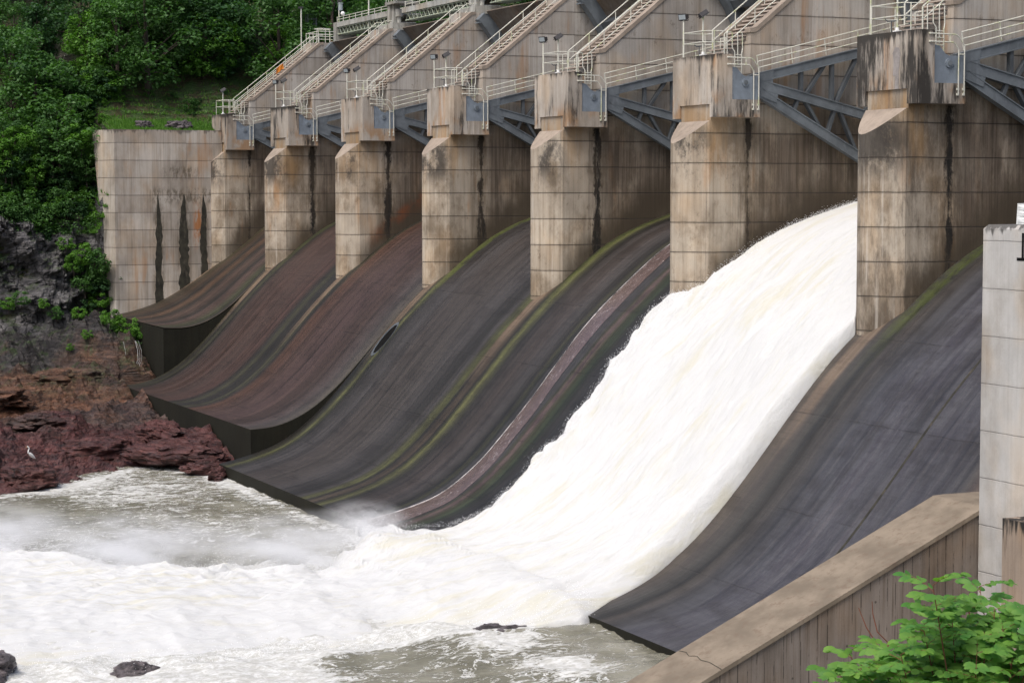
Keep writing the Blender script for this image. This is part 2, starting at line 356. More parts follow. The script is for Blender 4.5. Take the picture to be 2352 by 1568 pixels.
def chute_mat(name, x0, x1, stops, cols_var=.5, redness=0.):
    """colour varies across the bay (world x); streaks run along the flow"""
    n = NT(name)
    lf = n.noise(n.vec(n.mul(n.x, 2.2), n.mul(n.y, .05), n.mul(n.z, .05)), 1, 7, .68)
    lf2 = n.noise(n.vec(n.mul(n.x, 9.), n.mul(n.y, .10), n.mul(n.z, .10)), 1, 5, .7)
    wob = n.mul(n.sub(n.noise(n.scl(.25, .12, .12), 1, 4, .6), .5), 1.2)
    wob = n.add(wob, n.mul(n.sub(n.noise(n.scl(3.2, .9, .9), 1, 5, .75), .5), .5))
    fx = n.M('DIVIDE', n.sub(n.add(n.x, wob), x0), x1-x0)
    col = n.ramp(fx, [((p-x0)/(x1-x0), c) for p, c in stops])
    brk = n.noise(n.scl(1.3, .45, .45), 1, 6, .75)
    gsel = n.mul(n.ss(brk, .42, .60), .65)
    bwn = n.t.nodes.new('ShaderNodeRGBToBW'); n.L(col, bwn.inputs[0])
    col = n.mix(n.mul(gsel, n.ss(bwn.outputs[0], .05, .09)), col, n.mix(1., col, (.50, .46, .55, 1), 'MULTIPLY'))
    col = n.mix(n.mul(n.ss(lf, .34, .52, 1., 0.), .55), col, n.mix(1., col, (.42, .40, .38, 1), 'MULTIPLY'))
    col = n.mix(n.mul(n.ss(lf, .55, .72), .40), col, n.mix(1., col, (1.6, 1.5, 1.45, 1), 'MULTIPLY'))
    col = n.mix(n.mul(n.ss(lf2, .52, .70), .30), col, n.mix(1., col, (1.7, 1.65, 1.55, 1), 'MULTIPLY'))
    col = n.mix(n.mul(n.ss(lf2, .46, .34), .35), col, n.mix(1., col, (.5, .5, .5, 1), 'MULTIPLY'))
    xm = n.sub(n.M('FLOORED_MODULO', n.add(n.x, 8.5), 17.), 8.5)
    tm = n.mul(n.ss(n.M('ABSOLUTE', n.sub(n.add(xm, n.mul(wob, .35)), .62)), .62, .30), n.ss(n.add(n.y, n.mul(lf, 4.)), -3.2, 1.0))
    col = n.mix(n.mul(tm, .9), col, (.21, .155, .11, 1))
    gm = n.mul(n.ss(n.M('ABSOLUTE', n.sub(n.add(xm, n.mul(wob, .5)), 2.0)), .75, .2), n.ss(n.add(n.y, n.mul(lf2, 5.)), .8, 4.5))
    gk = n.ramp(n.M('DIVIDE', n.add(n.M('ROUND', n.M('DIVIDE', n.x, -17.)), .5), 8.), [(0, (.75,)*3), (.125, (.3,)*3), (.25, (.55,)*3), (.375, (1.,)*3), (.5, (.15,)*3), (.625, (.35,)*3), (.75, (.2,)*3)], 'CONSTANT')
    gm = n.mul(n.mul(gm, gk), n.ss(n.noise(n.scl(1.6, 1.1, 1.1), 1, 6, .78), .36, .56))
    col = n.mix(n.mul(gm, .85), col, (.085, .110, .022, 1))
    broad = n.noise(n.vec(n.mul(n.x, .75), n.mul(n.y, .035), n.mul(n.z, .035)), 1, 4, .6)
    col = n.mix(n.mul(n.ss(broad, .52, .38), .60), col, n.mix(1., col, (.45, .44, .42, 1), 'MULTIPLY'))
    col = n.mix(1., col, (.74, .745, .75, 1) if x1 > 0 else (.76, .73, .69, 1), 'MULTIPLY')
    # fine cross-ribbing left by the formwork boards and a few cracks
    rib = n.noise(n.vec(n.mul(n.x, .35), n.mul(n.y, 7.), n.mul(n.z, 7.)), 1, 3, .6)
    col = n.mix(n.mul(n.ss(rib, .46, .62), .26), col, n.mix(1., col, (.55, .55, .55, 1), 'MULTIPLY'))
    patch = n.noise(n.scl(.32, .5, .5), 1, 5, .7)
    col = n.mix(n.mul(n.ss(patch, .46, .66), .6), col, n.mix(1., col, (.48, .44, .42, 1), 'MULTIPLY'))
    sp = n.noise(n.scl(1.2, 3.6, 3.6), 1, 5, .75)
    col = n.mix(n.mul(n.ss(sp, .63, .72), .6), col, (.018, .016, .014, 1))
    gr = n.noise(n.pos, 11, 4, .8)
    col = n.mix(n.mul(n.ss(gr, .50, .70), .40), col, n.mix(1., col, (1.7, 1.7, 1.6, 1), 'MULTIPLY'))
    ly = n.M('FRACT', n.M('DIVIDE', n.add(n.y, n.mul(n.noise(n.scl(.5, 0, 0), 1, 3), .12)), 3.1))
    jl = n.mul(n.ss(n.mul(n.M('MINIMUM', ly, n.sub(1., ly)), 3.1), .035, .012), n.ss(patch, .42, .55))
    col = n.mix(n.mul(jl, .35), col, (.016, .015, .015, 1))
    h = n.add(n.add(n.mul(rib, .5), n.mul(gr, .5)), n.sub(n.mul(lf2, .4), jl))
    n.bsdf(col, n.ss(lf, .3, .7, .42, .72), n.bump(h, .5, .04), spec=.45)
    return n.m

GY = (.044, .045, .026)   # algae
GB = (.120, .130, .050)   # bright yellow-green algae
DK = (.020, .019, .018)
GR = (.055, .052, .054)
RB = (.060, .037, .032)
TAN = (.20, .145, .10)
PU = (.125, .085, .080)
sA = [(-51, DK), (-50.7, DK), (-49.75, GY), (-49.35, GB), (-49.0, GY), (-48.6, DK), (-47.4, GR), (-46.2, GR), (-44.5, (.052,.045,.043)), (-41, (.055,.049,.047)),
      (-38, GR), (-36, DK), (-35.2, GR), (-34.7, GY), (-34.1, GB), (-33.6, DK), (-32.7, (.09,.07,.05)), (-32.3, DK), (-31.7, GB), (-31.1, GY), (-30.6, DK),
      (-28.6, (.062,.052,.05)), (-27, GR), (-25.9, DK), (-25.4, GY)]
sB = [(-25.5, GY), (-25.0, DK), (-24.85, (.05, .048, .05)), (-22.5, (.05, .048, .05)), (-22.2, GY), (-21.8, PU), (-21.3, GY), (-20.8, (.04,.055,.03)), (-20.0, DK), (-18.2, GR), (-16.8, DK), (-15.5, DK), (-1, DK), (-.2, (.09,.075,.06)),
      (1.0, (.07,.06,.053)), (1.7, (.055,.052,.047)), (2.4, DK), (3.0, (.080,.072,.066)), (3.7, (.050,.048,.050)), (4.6, (.066,.067,.076)), (6.5, (.088,.087,.100)), (9, (.080,.079,.090)), (12.5, (.074,.073,.084)), (13.7, (.07,.066,.066)), (14.6, (.17,.13,.10)), (16, DK)]
M_chA = chute_mat('wet_chute_left', -51, -25.4, sA)
M_chB = chute_mat('wet_chute_right', -25.5, 16, sB)
M_chM = chute_mat('reddish_chute', -85, -50.5, [(-85, GY), (-83.8, DK), (-83.2, GY), (-82.4, DK), (-81, RB), (-78, (.066,.038,.032)), (-75, RB), (-72, (.068,.037,.032)), (-70.6, DK), (-69.6, GY), (-68.9, DK), 
      (-67.7, DK), (-67, GY), (-66.3, DK), (-65.2, (.085,.042,.028)), (-63, (.064,.038,.033)), (-59, (.062,.038,.037)), (-56, RB), (-53.5, (.07,.055,.055)), (-52.3, (.05,.045,.045)), (-51.4, (.095,.085,.075)), (-50.5, GY)])
M_chC = chute_mat('striped_chute', -102, -84.5, [(-102, (.03,.028,.02)), (-100.5, (.05,.04,.025)), (-98.5, (.055,.036,.024)), (-97, DK), (-95.5, (.095,.055,.034)), (-94, DK), (-92, (.085,.055,.045)), (-90, DK), (-88.5, (.095,.062,.055)), (-87, GY), (-86.2, (.05,.06,.03)), (-85.6, DK), (-84.5, (.12,.1,.07))])
M_lipwall = concrete('algae_black_concrete', (.014, .014, .009), rust=0, joints=False, panels=False, boards=.7)

def rock_mat():
    n = NT('wet_layered_rock')
    warp = n.mul(n.sub(n.noise(n.scl(.12, .2, .2), 1, 5, .65), .5), 30.)
    xx = n.add(n.x, warp)
    zone = n.M('DIVIDE', n.add(xx, 104.), 54.)
    col = n.ramp(zone, [(0, (.055, .050, .050)), (.20, (.048, .042, .040)), (.34, (.150, .075, .042)), (.48, (.170, .078, .042)), (.58, (.080, .050, .040)), (.70, (.115, .038, .033)), (1, (.125, .050, .043))])
    st = n.noise(n.scl(.5, .5, 3.2), 1, 6, .7)
    col = n.mix(n.ss(st, .35, .65), n.mix(1., col, (.35, .35, .38, 1), 'MULTIPLY'), col)
    wv3 = n.noise(n.pos, .9, 4, .6, col=True)
    cl = n.voro(n.off(n.scl(.5, .9, 1.6), wv3), .9, 'DISTANCE_TO_EDGE')
    ckm = n.mul(n.ss(cl, .05, .0), n.ss(n.noise(n.pos, .9, 4, .6), .5, .62))
    col = n.mix(n.mul(ckm, .8), col, (.012, .010, .010, 1))
    st2 = n.noise(n.off(n.scl(.22, .6, 5.5), (0, 0, 3)), 1, 5, .7)
    col = n.mix(n.mul(n.ss(st2, .44, .32), .75), col, (.014, .011, .011, 1))
    ed = n.noise(n.pos, 1.9, 6, .75)
    col = n.mix(n.mul(n.ss(ed, .54, .70), .55), col, n.mix(1., col, (2.1, 1.9, 1.8, 1), 'MULTIPLY'))
    cm = n.mul(n.ss(n.x, -99.8, -101.6), n.ss(n.x, -105.2, -104.2))
    jc = n.voro(n.off(n.scl(.5, .75, .42), wv3), 1.0, 'DISTANCE_TO_EDGE')
    cst = n.ramp(n.noise(n.scl(1., 1., .5), .9, 6, .7), [(.3, (.05, .048, .05)), (.5, (.13, .125, .13)), (.7, (.26, .25, .25))])
    cst = n.mix(n.ss(jc, .07, .0), cst, (.010, .010, .011, 1))
    col = n.mix(cm, col, cst)
    # pale weathering on the upright cliff
    cf = n.mul(n.mul(n.ss(n.x, -99, -101), n.ss(n.M('ABSOLUTE', n.nz), .75, .4)), n.ss(n.noise(n.scl(1.2, 1.2, .25), 1, 6, .7), .50, .66))
    col = n.mix(n.mul(cf, .75), col, (.27, .255, .25, 1))
    # moss and grass film on the upper, level places
    mo = n.mul(n.ss(n.noise(n.pos, .55, 6, .7), .48, .60), n.mul(n.ss(n.x, -76, -92), n.ss(n.nz, .35, .8)))
    col = n.mix(n.mul(mo, .8), col, (.035, .060, .016, 1))
    soil = n.mul(n.ss(n.x, -103, -104.5), n.ss(n.nz, .2, .5))
    gcol = n.mix(n.ss(n.noise(n.pos, .8, 6, .75), .42, .58), (.075, .045, .025), (.055, .125, .022))
    gcol = n.mix(n.ss(n.noise(n.pos, 5., 4, .7), .4, .65), gcol, (.030, .060, .014, 1))
    col = n.mix(soil, col, gcol)
    h = n.add(n.add(n.mul(st, 1.), n.mul(ed, .7)), n.mul(n.ss(st2, .3, .6), .9))
    n.bsdf(col, n.ss(ed, .3, .7, .30, .7), n.bump(h, .9, .22), spec=.5)
    return n.m
M_rock = rock_mat()

def dark_rock():
    n = NT('dark_wet_rock')
    ed = n.noise(n.scl(1, 1, 2.2), 1.8, 6, .72)
    col = n.mix(n.ss(ed, .38, .64), (.035, .030, .032), (.135, .115, .120))
    n.bsdf(col, .35, n.bump(ed, .9, .2), spec=.5); return n.m
M_drock = dark_rock()

def leaf_mat(name, c0, c1, trans=.35):
    n = NT(name)
    t = n.objrand(); v = n.noise(n.pos, .55, 4, .7); f = n.noise(n.pos, 4.5, 2, .6)
    m = n.add(n.add(n.mul(t, .45), n.mul(n.ss(v, .3, .7), .35)), n.mul(n.ss(f, .3, .7), .30))
    col = n.mix(m, c0, c1)
    p = n.bsdf(col, .55, spec=.3)
    tr = n.t.nodes.new('ShaderNodeBsdfTranslucent'); n.L(n.mix(1., col, (1.25, 1.5, .6, 1), 'MULTIPLY'), tr.inputs[0])
    ms = n.t.nodes.new('ShaderNodeMixShader'); ms.inputs[0].default_value = trans
    n.L(p.outputs[0], ms.inputs[1]); n.L(tr.outputs[0], ms.inputs[2]); n.L(ms.outputs[0], n.out.inputs[0])
    return n.m
M_leaf = leaf_mat('hill_foliage', (.032, .085, .026), (.085, .190, .048))
M_leafd = leaf_mat('dark_foliage', (.020, .058, .024), (.050, .120, .040))
M_leaff = leaf_mat('bright_foliage', (.055, .145, .022), (.14, .30, .045))
M_grass = leaf_mat('grass_blades', (.045, .12, .02), (.12, .26, .035))
M_near = leaf_mat('near_leaves', (.04, .17, .04), (.27, .44, .07), .4)
M_bark = simple('pale_bark', (.28, .24, .21), .9, var=.25, scale=1.5)
M_barkd = simple('dark_bark', (.07, .055, .045), .9, var=.25, scale=1.5)
M_twig = simple('red_twig', (.16, .06, .035), .8, var=.2)

def water_mat():
    n = NT('muddy_river_water')
    foam = n.attr('foam')
    f1 = n.noise(n.scl(1.5, .75, 1), 1, 8, .72, 1.2)
    f2 = n.noise(n.scl(4.6, 2.4, 1), 1, 6, .75, .8)
    f3 = n.M('ABSOLUTE', n.mul(n.sub(n.noise(n.scl(.85, .40, 1), 1, 6, .65, 1.6), .5), 2.))
    web = n.ss(f3, .09, .0)
    lvl = n.add(n.add(n.mul(f1, .62), n.mul(f2, .38)), n.mul(web, .16))
    fm = n.ss(n.add(lvl, foam), 1.0, 1.10)
    mud = n.mix(n.ss(n.noise(n.scl(.3, .45, 1), 1, 5, .6), .35, .65), (.150, .145, .108), (.235, .228, .180))
    fcol = n.mix(n.ss(f2, .40, .62), (.44, .44, .41), (.66, .67, .66))
    col = n.mix(fm, mud, fcol)
    hh = n.add(n.mul(n.noise(n.scl(1.8, .8, 1), 1, 6, .6, .5), 1.), n.mul(fm, .12))
    n.bsdf(col, n.M('MULTIPLY_ADD', fm, .6, .14), n.bump(hh, .65, .22), spec=.5, IOR=1.33)
    return n.m
M_water = water_mat()

def froth_mat():
    n = NT('white_falling_water')
    v = n.noise(n.scl(1.2, .22, .22), 1, 6, .65, .3)
    w = n.noise(n.scl(.35, .16, .16), 1, 4, .6)
    cream = n.mul(n.ss(v, .44, .64), n.ss(w, .42, .58))
    col = n.mix(n.mul(cream, .6), (.575, .585, .585), (.535, .515, .40))
    ropes = n.noise(n.scl(2.4, .30, .30), 1, 7, .72, .5)
    col = n.mix(n.mul(n.ss(ropes, .50, .36), .30), col, n.mix(1., col, (.80, .79, .76, 1), 'MULTIPLY'))
    fb = n.add(n.noise(n.scl(2.6, 1.2, .8), 1, 7, .75, .4), n.mul(ropes, .8))
    p = n.bsdf(col, .75, n.bump(n.add(fb, n.mul(v, .8)), .50, .22), spec=.2)
    # aerated water lets light pass between the drops
    p.inputs['Subsurface Weight'].default_value = .7; p.inputs['Subsurface Radius'].default_value = (1., 1., 1.); p.inputs['Subsurface Scale'].default_value = .35
    return n.m
M_froth = froth_mat()

def spray_mat(name, dens, sc=1.0):
    n = NT(name)
    a = n.attr('dens')
    v = n.noise(n.scl(1.1*sc, .6*sc, .9*sc), 1, 7, .75, .4)
    al = n.mul(n.ss(n.add(v, n.mul(a, .62)), .60, 1.02), dens, clamp=True)
    d = n.t.nodes.new('ShaderNodeBsdfDiffuse'); d.inputs[0].default_value = (.93, .94, .95, 1)
    t = n.t.nodes.new('ShaderNodeBsdfTransparent'); ms = n.t.nodes.new('ShaderNodeMixShader')
    n.L(al, ms.inputs[0]); n.L(t.outputs[0], ms.inputs[1]); n.L(d.outputs[0], ms.inputs[2]); n.L(ms.outputs[0], n.out.inputs[0])
    return n.m
M_film = None

# ================================================================== SPILLWAY CHUTES
BASE = [(14,5.9),(12,6.15),(10,5.85),(8.2,5.3),(5.8,4.45),(4.4,3.75),(3.2,2.95),(2,2.0),(1,1.15),(0,.3),(-1,-.65),(-2,-1.65)]
PA = BASE+[(-3,-2.75),(-4,-3.9),(-5,-5.05),(-6,-6.15),(-7,-7.2),(-8,-8.1),(-9,-8.88),(-10,-9.45),(-11,-9.85),(-12,-10.15),(-13,-10.4),(-14,-10.6)]
PB = BASE+[(-3,-2.75),(-4,-3.85),(-5,-4.95),(-6,-5.95),(-7,-6.8),(-8,-7.5),(-9,-8.0),(-10,-8.35),(-11,-8.5),(-11.9,-8.52)]
PC = BASE+[(-3,-2.5),(-4,-3.2),(-5,-3.7),(-6,-4.02),(-7,-4.15),(-8.5,-4.08)]
def dense(P, step=.35):
    a = np.array(P, float); ys = np.arange(a[0, 0], a[-1, 0], -step); ys = np.append(ys, a[-1, 0])
    z = np.interp(ys, a[::-1, 0], a[::-1, 1])
    for _ in range(3):
        z2 = z.copy(); z2[1:-1] = (z[:-2]+2*z[1:-1]+z[2:])/4; z = z2
    return ys, z
yA, zA = dense(PA)
def profA(y): return np.interp(y, yA[::-1], zA[::-1])
PC2 = [(14,5.9),(12,6.15),(10,5.85),(8.2,5.3),(5.8,4.2),(4.4,3.3),(3.2,2.2),(2,1.3),(1,.55),(0,-.15),(-1,-.85),(-2,-1.5),(-3,-2.1),(-4,-2.65),(-5,-3.05),(-6,-3.4),(-7,-3.65),(-8.5,-3.95)]
def chute(name, P, x0, x1, mat, label, bottom=-13.5, seg=4.0, P2=None):
    ys, zs = dense(P); zs2 = dense(P2)[1] if P2 else zs
    xs = np.linspace(x0, x1, max(2, int(round((x1-x0)/seg))+1))
    V, F = [], []
    for y, z, z2 in zip(ys, zs, zs2):
        for x in xs: V.append((x, y, z2+(z-z2)*(x-x0)/(x1-x0)))
    nx = len(xs); ny = len(ys)
    for j in range(ny-1):
        for i in range(nx-1): F.append((j*nx+i, (j+1)*nx+i, (j+1)*nx+i+1, j*nx+i+1))
    o = empty(name, ((x0+x1)/2, P[-1][0], bottom), label, 'spillway', 'spillway chutes')
    c = meshobj('chute_surface', V, F, mat, smooth=True)
    b = MB()   # body under the slab: lip wall + both side walls, 3 mm behind the slab's rim
    gap = .09 if P2 else .003
    pts = [(y, z-gap) for y, z in zip(ys, zs)]+[(ys[-1], bottom), (ys[0], bottom)]
    pts2 = [(y, z-gap) for y, z in zip(ys, zs2)]+[(ys[-1], bottom), (ys[0], bottom)]; b.prism_x(pts, x0, x1); npt = len(pts)
    for q in range(npt): b.v[q] = (x0,)+pts2[q]
    bb = b.build('lip_wall', M_lipwall)
    for q in (c, bb):
        q.parent = o; q.matrix_parent_inverse = Matrix.Translation(-o.location)
    return o
chute('spillway_chute', PA, -50.9, -25.4, M_chA, 'dark grey chute with yellow-green algae lines, between the red-brown step and the brown water sheet')
chute('spillway_chute', PA, -25.4, 15.6, M_chB, 'blue-grey chute carrying the white falling water, next to the sloping training wall')
chute('spillway_chute', PB, -84.9, -50.9, M_chM, 'reddish-brown chute with a raised lip over the red rocks, middle step')
chute('spillway_chute', PC, -102., -84.9, M_chC, 'short striped brown chute, highest lip, beside the left abutment wall', P2=PC2)
# drain opening in the step wall below the fourth pier
d = MB()
for rr, xx in ((.42, .02),):
    vs = [(-50.87, -3.05+rr*1.2*math.cos(a), -3.6+rr*math.sin(a)) for a in np.linspace(0, 2*math.pi, 20)[:-1]]
ring = [(-49.75+.55*math.cos(a), -3.15+.80*math.sin(a)) for a in np.linspace(0, 2*math.pi, 22)[:-1]]
vs = [(x, y, float(profA(y))+.02) for x, y in ring]
d.add(vs, [tuple(range(len(vs)))])
inner = [(x*1.0, y, float(profA(y))+.03) for x, y in ring]
outer = [(-49.55+(x+49.55)*1.25, -3.15+(y+3.15)*1.2, float(profA(-3.15+(y+3.15)*1.2))+.035) for x, y in ring]
nn = len(ring)
ho = empty('drain_opening', (-49.55, -3.15, float(profA(-3.15))), 'round black drain hole in the chute beside the red-brown step', 'drain')
h1 = d.build('hole', M_black); h2 = MB().add(inner+outer, [(i, (i+1) % nn, nn+(i+1) % nn, nn+i) for i in range(nn)]).build('rim', M_steel_d)
for q in (h1, h2): q.parent = ho; q.matrix_parent_inverse = Matrix.Translation(-ho.location)

# long seam on the rightmost chute
sm = MB()
ys = np.arange(8, -13.8, -.4)
for i in range(len(ys)-1):
    y0, y1 = ys[i], ys[i+1]
    x0, x1 = 9.3-.03*(y0+3)*1, 9.3-.03*(y1+3)
    sm.add([(x0-.07, y0, float(profA(y0))+.012), (x0+.07, y0, float(profA(y0))+.012), (x1+.07, y1, float(profA(y1))+.012), (x1-.07, y1, float(profA(y1))+.012)], [(0, 3, 2, 1)])
tag(sm.build('construction_joint', M_stain), 'long straight dark joint running down the blue-grey rightmost chute', 'joint')

# ================================================================== PIERS
HW, CW, YE, ZT = 1.55, 2.3, 1.26, 13.42
def stair_z(y): return 13.42+.79*(y-2.3)
def kerb_z(y): return 14.73+.79*(y-3.64)
YP, ZP, YB = 10.1, 19.83, 16.0
def make_pier():
    root = empty('pier', (0, 0, -13), None, 'pier', 'spillway piers')
    b = MB()
    # nose, round-pointed in plan, sloped cut on top
    ts = [0, .04, .12, .25, .42, .62, .82, 1.0]
    right = [(HW*(t**.56), YE*t) for t in ts]
    plan = right[::-1] + [(-x, y) for x, y in right[1:]]      # from right corner round the tip to left corner
    def topz(y): return 9.0+1.12*(y/YE)
    n = len(plan)
    vs = [(x, y, -13) for x, y in plan]+[(x, y, topz(y)) for x, y in plan]
    fs = [(i+1, i, n+i, n+i+1) for i in range(n-1)]
    b.add(vs, fs)
    b.build('pier_nose', M_pier, root)
    led = MB(); led.add([(x, y, topz(y)+.003) for x, y in plan], [tuple(range(n))])
    led.build('nose_ledge', M_kerb, root)
    b = MB()
        # main body in boxes / prisms
    y1 = 2.75
    b.prism_x([(YE+.002, -13), (YE+.002, 10.13), (YE+.10, 10.13), (YE+.10, ZT), (y1, ZT), (y1, -13)], -HW, HW)
    b.prism_x([(y1, -13), (y1, ZT), (3.64, ZT), (3.64, -13)], -.55, .55)
    b.prism_x([(y1, -13), (y1, 12.1), (3.64, 12.1), (3.64, -13)], .55, HW)
    b.prism_x([(y1, -13), (y1, 12.1), (3.64, 12.1), (3.64, -13)], -HW, -.55)
    for s in (-1, 1):
        xa, xb = sorted((s*1.08, s*HW))
        b.prism_x([(3.64, -13), (3.64, 14.73), (3.95, 14.80), (YP, ZP-.05), (YP+.35, ZP), (YB, ZP), (YB, -13)], xa, xb)
    b.prism_x([(3.64, -13), (3.64, stair_z(3.64)-.35), (YP-.6, ZP-1.0), (YP-.6, ZP), (YB-.02, ZP), (YB-.02, -13)], -1.08, 1.08)
    b.build('pier_body', M_pier, root)
    # head block with a corbel to each side
    h = MB()
    h.prism_x([(YE, 10.30), (YE, ZT), (2.13, ZT), (2.13, 11.17), (3.75, 11.17), (3.75, 10.30)], HW, CW)
    h.build('corbel', M_block, root)
    h = MB()
    h.prism_x([(YE, 10.30), (YE, ZT), (2.13, ZT), (2.13, 11.17), (3.75, 11.17), (3.75, 10.30)], -CW, -HW)
    h.build('corbel', M_block, root)
    h = MB(); h.prism_x([(YE-.003, 10.95), (YE-.003, ZT+.004), (2.8, ZT+.004), (2.8, ZT-.2), (YE+.3, ZT-.2), (YE+.3, 10.95)], -HW, HW)
    h.build('head_block', M_block, root)
    # kerbs
    for s in (-1, 1):
        xa, xb = sorted((s*1.05, s*(HW+.05)))
        k = MB(); k.prism_x([(3.56, 14.60), (3.56, 14.80), (3.92, 14.88), (YP+.0, ZP+.03), (YP+.35, ZP+.06), (YP+.35, ZP-.16), (YP+.05, ZP-.20), (3.98, 14.66), (3.78, 14.60)], xa, xb)
        k.build('kerb', M_kerb, root)
    # staircase
    st = MB(); y = 2.35; z = ZT+.2
    while z < ZP-.02:
        st.box((-.98, y, z-.07), (.98, y+.31, z)); z += .2212; y += .28
    st.build('staircase', M_tread, root)
    return root
def rails_pts(y0, y1, x, dz): return [(x, y0, stair_z(y0)+dz), (x, y1, stair_z(y1)+dz)]
def make_stair_rail(root, k):
    for x, ys in ((-.98, 2.85), (.98, 2.42)):
        r = MB()
        r.tube(rails_pts(ys, 10.0, x, 1.0), .032); r.tube(rails_pts(ys, 10.0, x, .45), .028)
        yy = ys
        r.tube([(x, ys, ZT), (x, ys, stair_z(ys)+1.0)], .04)
        yy = 4.2
        while yy < 10.1:
            r.tube([(x, yy, stair_z(yy)-.1), (x, yy, stair_z(yy)+1.0)], .028); yy += 1.75
        # short run along the flat top
        r.tube([(x, 10.0, stair_z(10)+1.0), (x, 10.6, stair_z(10)+1.05)], .032)
        r.build('stair_handrail', M_rail, root)
    p = MB()
    A, Bp, E_, D_ = (-1.48, 1.45), (-1.48, 2.7), (.50, 1.45), (.98, 2.42)
    for dz in (1.25, .70):
        p.tube([(A[0], A[1], ZT+dz), (E_[0], E_[1], ZT+dz), (E_[0]+.2, E_[1]+.1, ZT+dz), (D_[0], D_[1], ZT+dz)], .026)
        p.tube([(A[0], A[1], ZT+dz), (Bp[0], Bp[1], ZT+dz)], .026)
        p.tube([(Bp[0], Bp[1], ZT+dz), (-.98, 2.85, ZT+dz)], .026)
    for q in (A, Bp, (.86, 1.9), (-.98, 2.85), (.30, 2.9), (-.25, 2.9)): p.tube([(q[0], q[1], ZT), (q[0], q[1], ZT+(1.25 if q[1] < 2.89 else .95))], .028)
    p.tube([(.30, 2.9, ZT+.95), (-.25, 2.9, ZT+.95)], .026)
    p.build('platform_railing', M_rail, root)
    g = MB()
    g.tube([(2.35, 1.85, 13.26), (2.35, 3.21, 13.24), (2.35, 3.34, 13.15), (2.35, 3.64, 12.77), (2.35, 3.64, 10.71)], .030)
    g.tube([(2.35, 1.86, 12.92), (2.35, 3.05, 12.91), (2.35, 3.15, 12.86), (2.35, 3.34, 12.60), (2.35, 3.34, 10.70)], .030)
    g.tube([(2.35, 2.88, 12.92), (2.35, 2.88, 13.25)], .025); g.tube([(2.35, 3.34, 12.41), (2.35, 3.64, 12.41)], .025)
    for yy in (3.34, 3.64):
        for zz in (10.70, 10.92): g.box((2.30, yy-.07, zz-.05), (2.37, yy+.03, zz+.05))
    for zz in (13.26, 12.92): g.tube([(2.28, 1.86, zz), (2.35, 1.86, zz)], .05)
    g.build('guard_rail', M_rail, root)
    l = MB()
    l.tube([(1.7, 2.17, ZT), (1.7, 2.15, 14.5), (1.7, 2.20, 14.55), (1.7, 2.42, 14.55), (1.7, 2.46, 14.5), (1.7, 2.46, 13.77), (1.75, 2.58, 13.56), (1.75, 2.58, 12.75)], .027)
    l.tube([(1.7, 2.79, 12.9), (1.7, 2.77, 14.5), (1.7, 2.82, 14.55), (1.7, 3.0, 14.55), (1.7, 3.04, 14.5), (1.7, 3.06, 13.75), (1.75, 2.98, 13.51), (1.75, 2.98, 12.5)], .027)
    for zz in (13.42, 13.14, 12.82, 12.6): l.tube([(1.75, 2.58, zz), (1.75, 2.98, zz)], .02)
    l.build('ladder', M_rail, root)
    v = MB(); v.tube([(-.15, 1.6, ZT), (-.15, 1.6, ZT+.52)], .025); v.tube([(-.55, 1.55, ZT+.62), (-.4, 1.57, ZT+.52), (.1, 1.63, ZT+.52), (.3, 1.65, ZT+.56)], .022)
    v.build('valve_handle', M_steel_d, root)
pier0 = make_pier(); make_stair_rail(pier0, 0)
PLAB = ['heavily blackened concrete pier nearest the camera, right of the white falling water',
        'pale concrete pier directly left of the white falling water',
        'concrete pier standing beside the empty wet bay, third from the right',
        'concrete pier with the drain hole in the chute below its foot',
        'concrete pier with the orange-rusty bay on its right, third from the abutment wall',
        'concrete pier above the highest step of the chute, next but one to the abutment wall',
        'half pier built against the long left abutment wall with three dark stains']
piers = [pier0]
for k in range(1, 7): piers.append(copy_tree(pier0))
for k, p in enumerate(piers):
    p.location = (-17*k, 0, -13); p['label'] = PLAB[k]
for p in piers:
    for c in p.children: c.matrix_parent_inverse = Matrix.Identity(4); c.location = (0, 0, 13)

# odd repairs, only where the photograph shows them
def decal_end(pts, x0, z0, y, mat, label, name='mortar_patch'):
    vs = [(x0+a, y, z0+b) for a, b in pts]+[(x0+a, y+.02, z0+b) for a, b in pts]; n = len(pts)
    return vs, [tuple(range(n))]+[(i, (i+1) % n, n+(i+1) % n, n+i) for i in range(n)]
mp = MB(); v_, f_ = decal_end([(-.25,-.55),(.12,-.62),(.22,-.2),(.30,.35),(.18,.62),(-.10,.66),(-.28,.4),(-.18,.0)], .75, 12.1, YE-.022, M_patch, '')
mp.add(v_, f_); v_, f_ = decal_end([(-.14,-.6),(.14,-.6),(.12,.4),(-.1,.42)], .80, 11.55, YE-.021, None, ''); mp.add(v_, f_)
mpo = mp.build('mortar_patch', M_patch, piers[0]); mpo.matrix_parent_inverse = Matrix.Identity(4); mpo.location = (0, 0, 13)

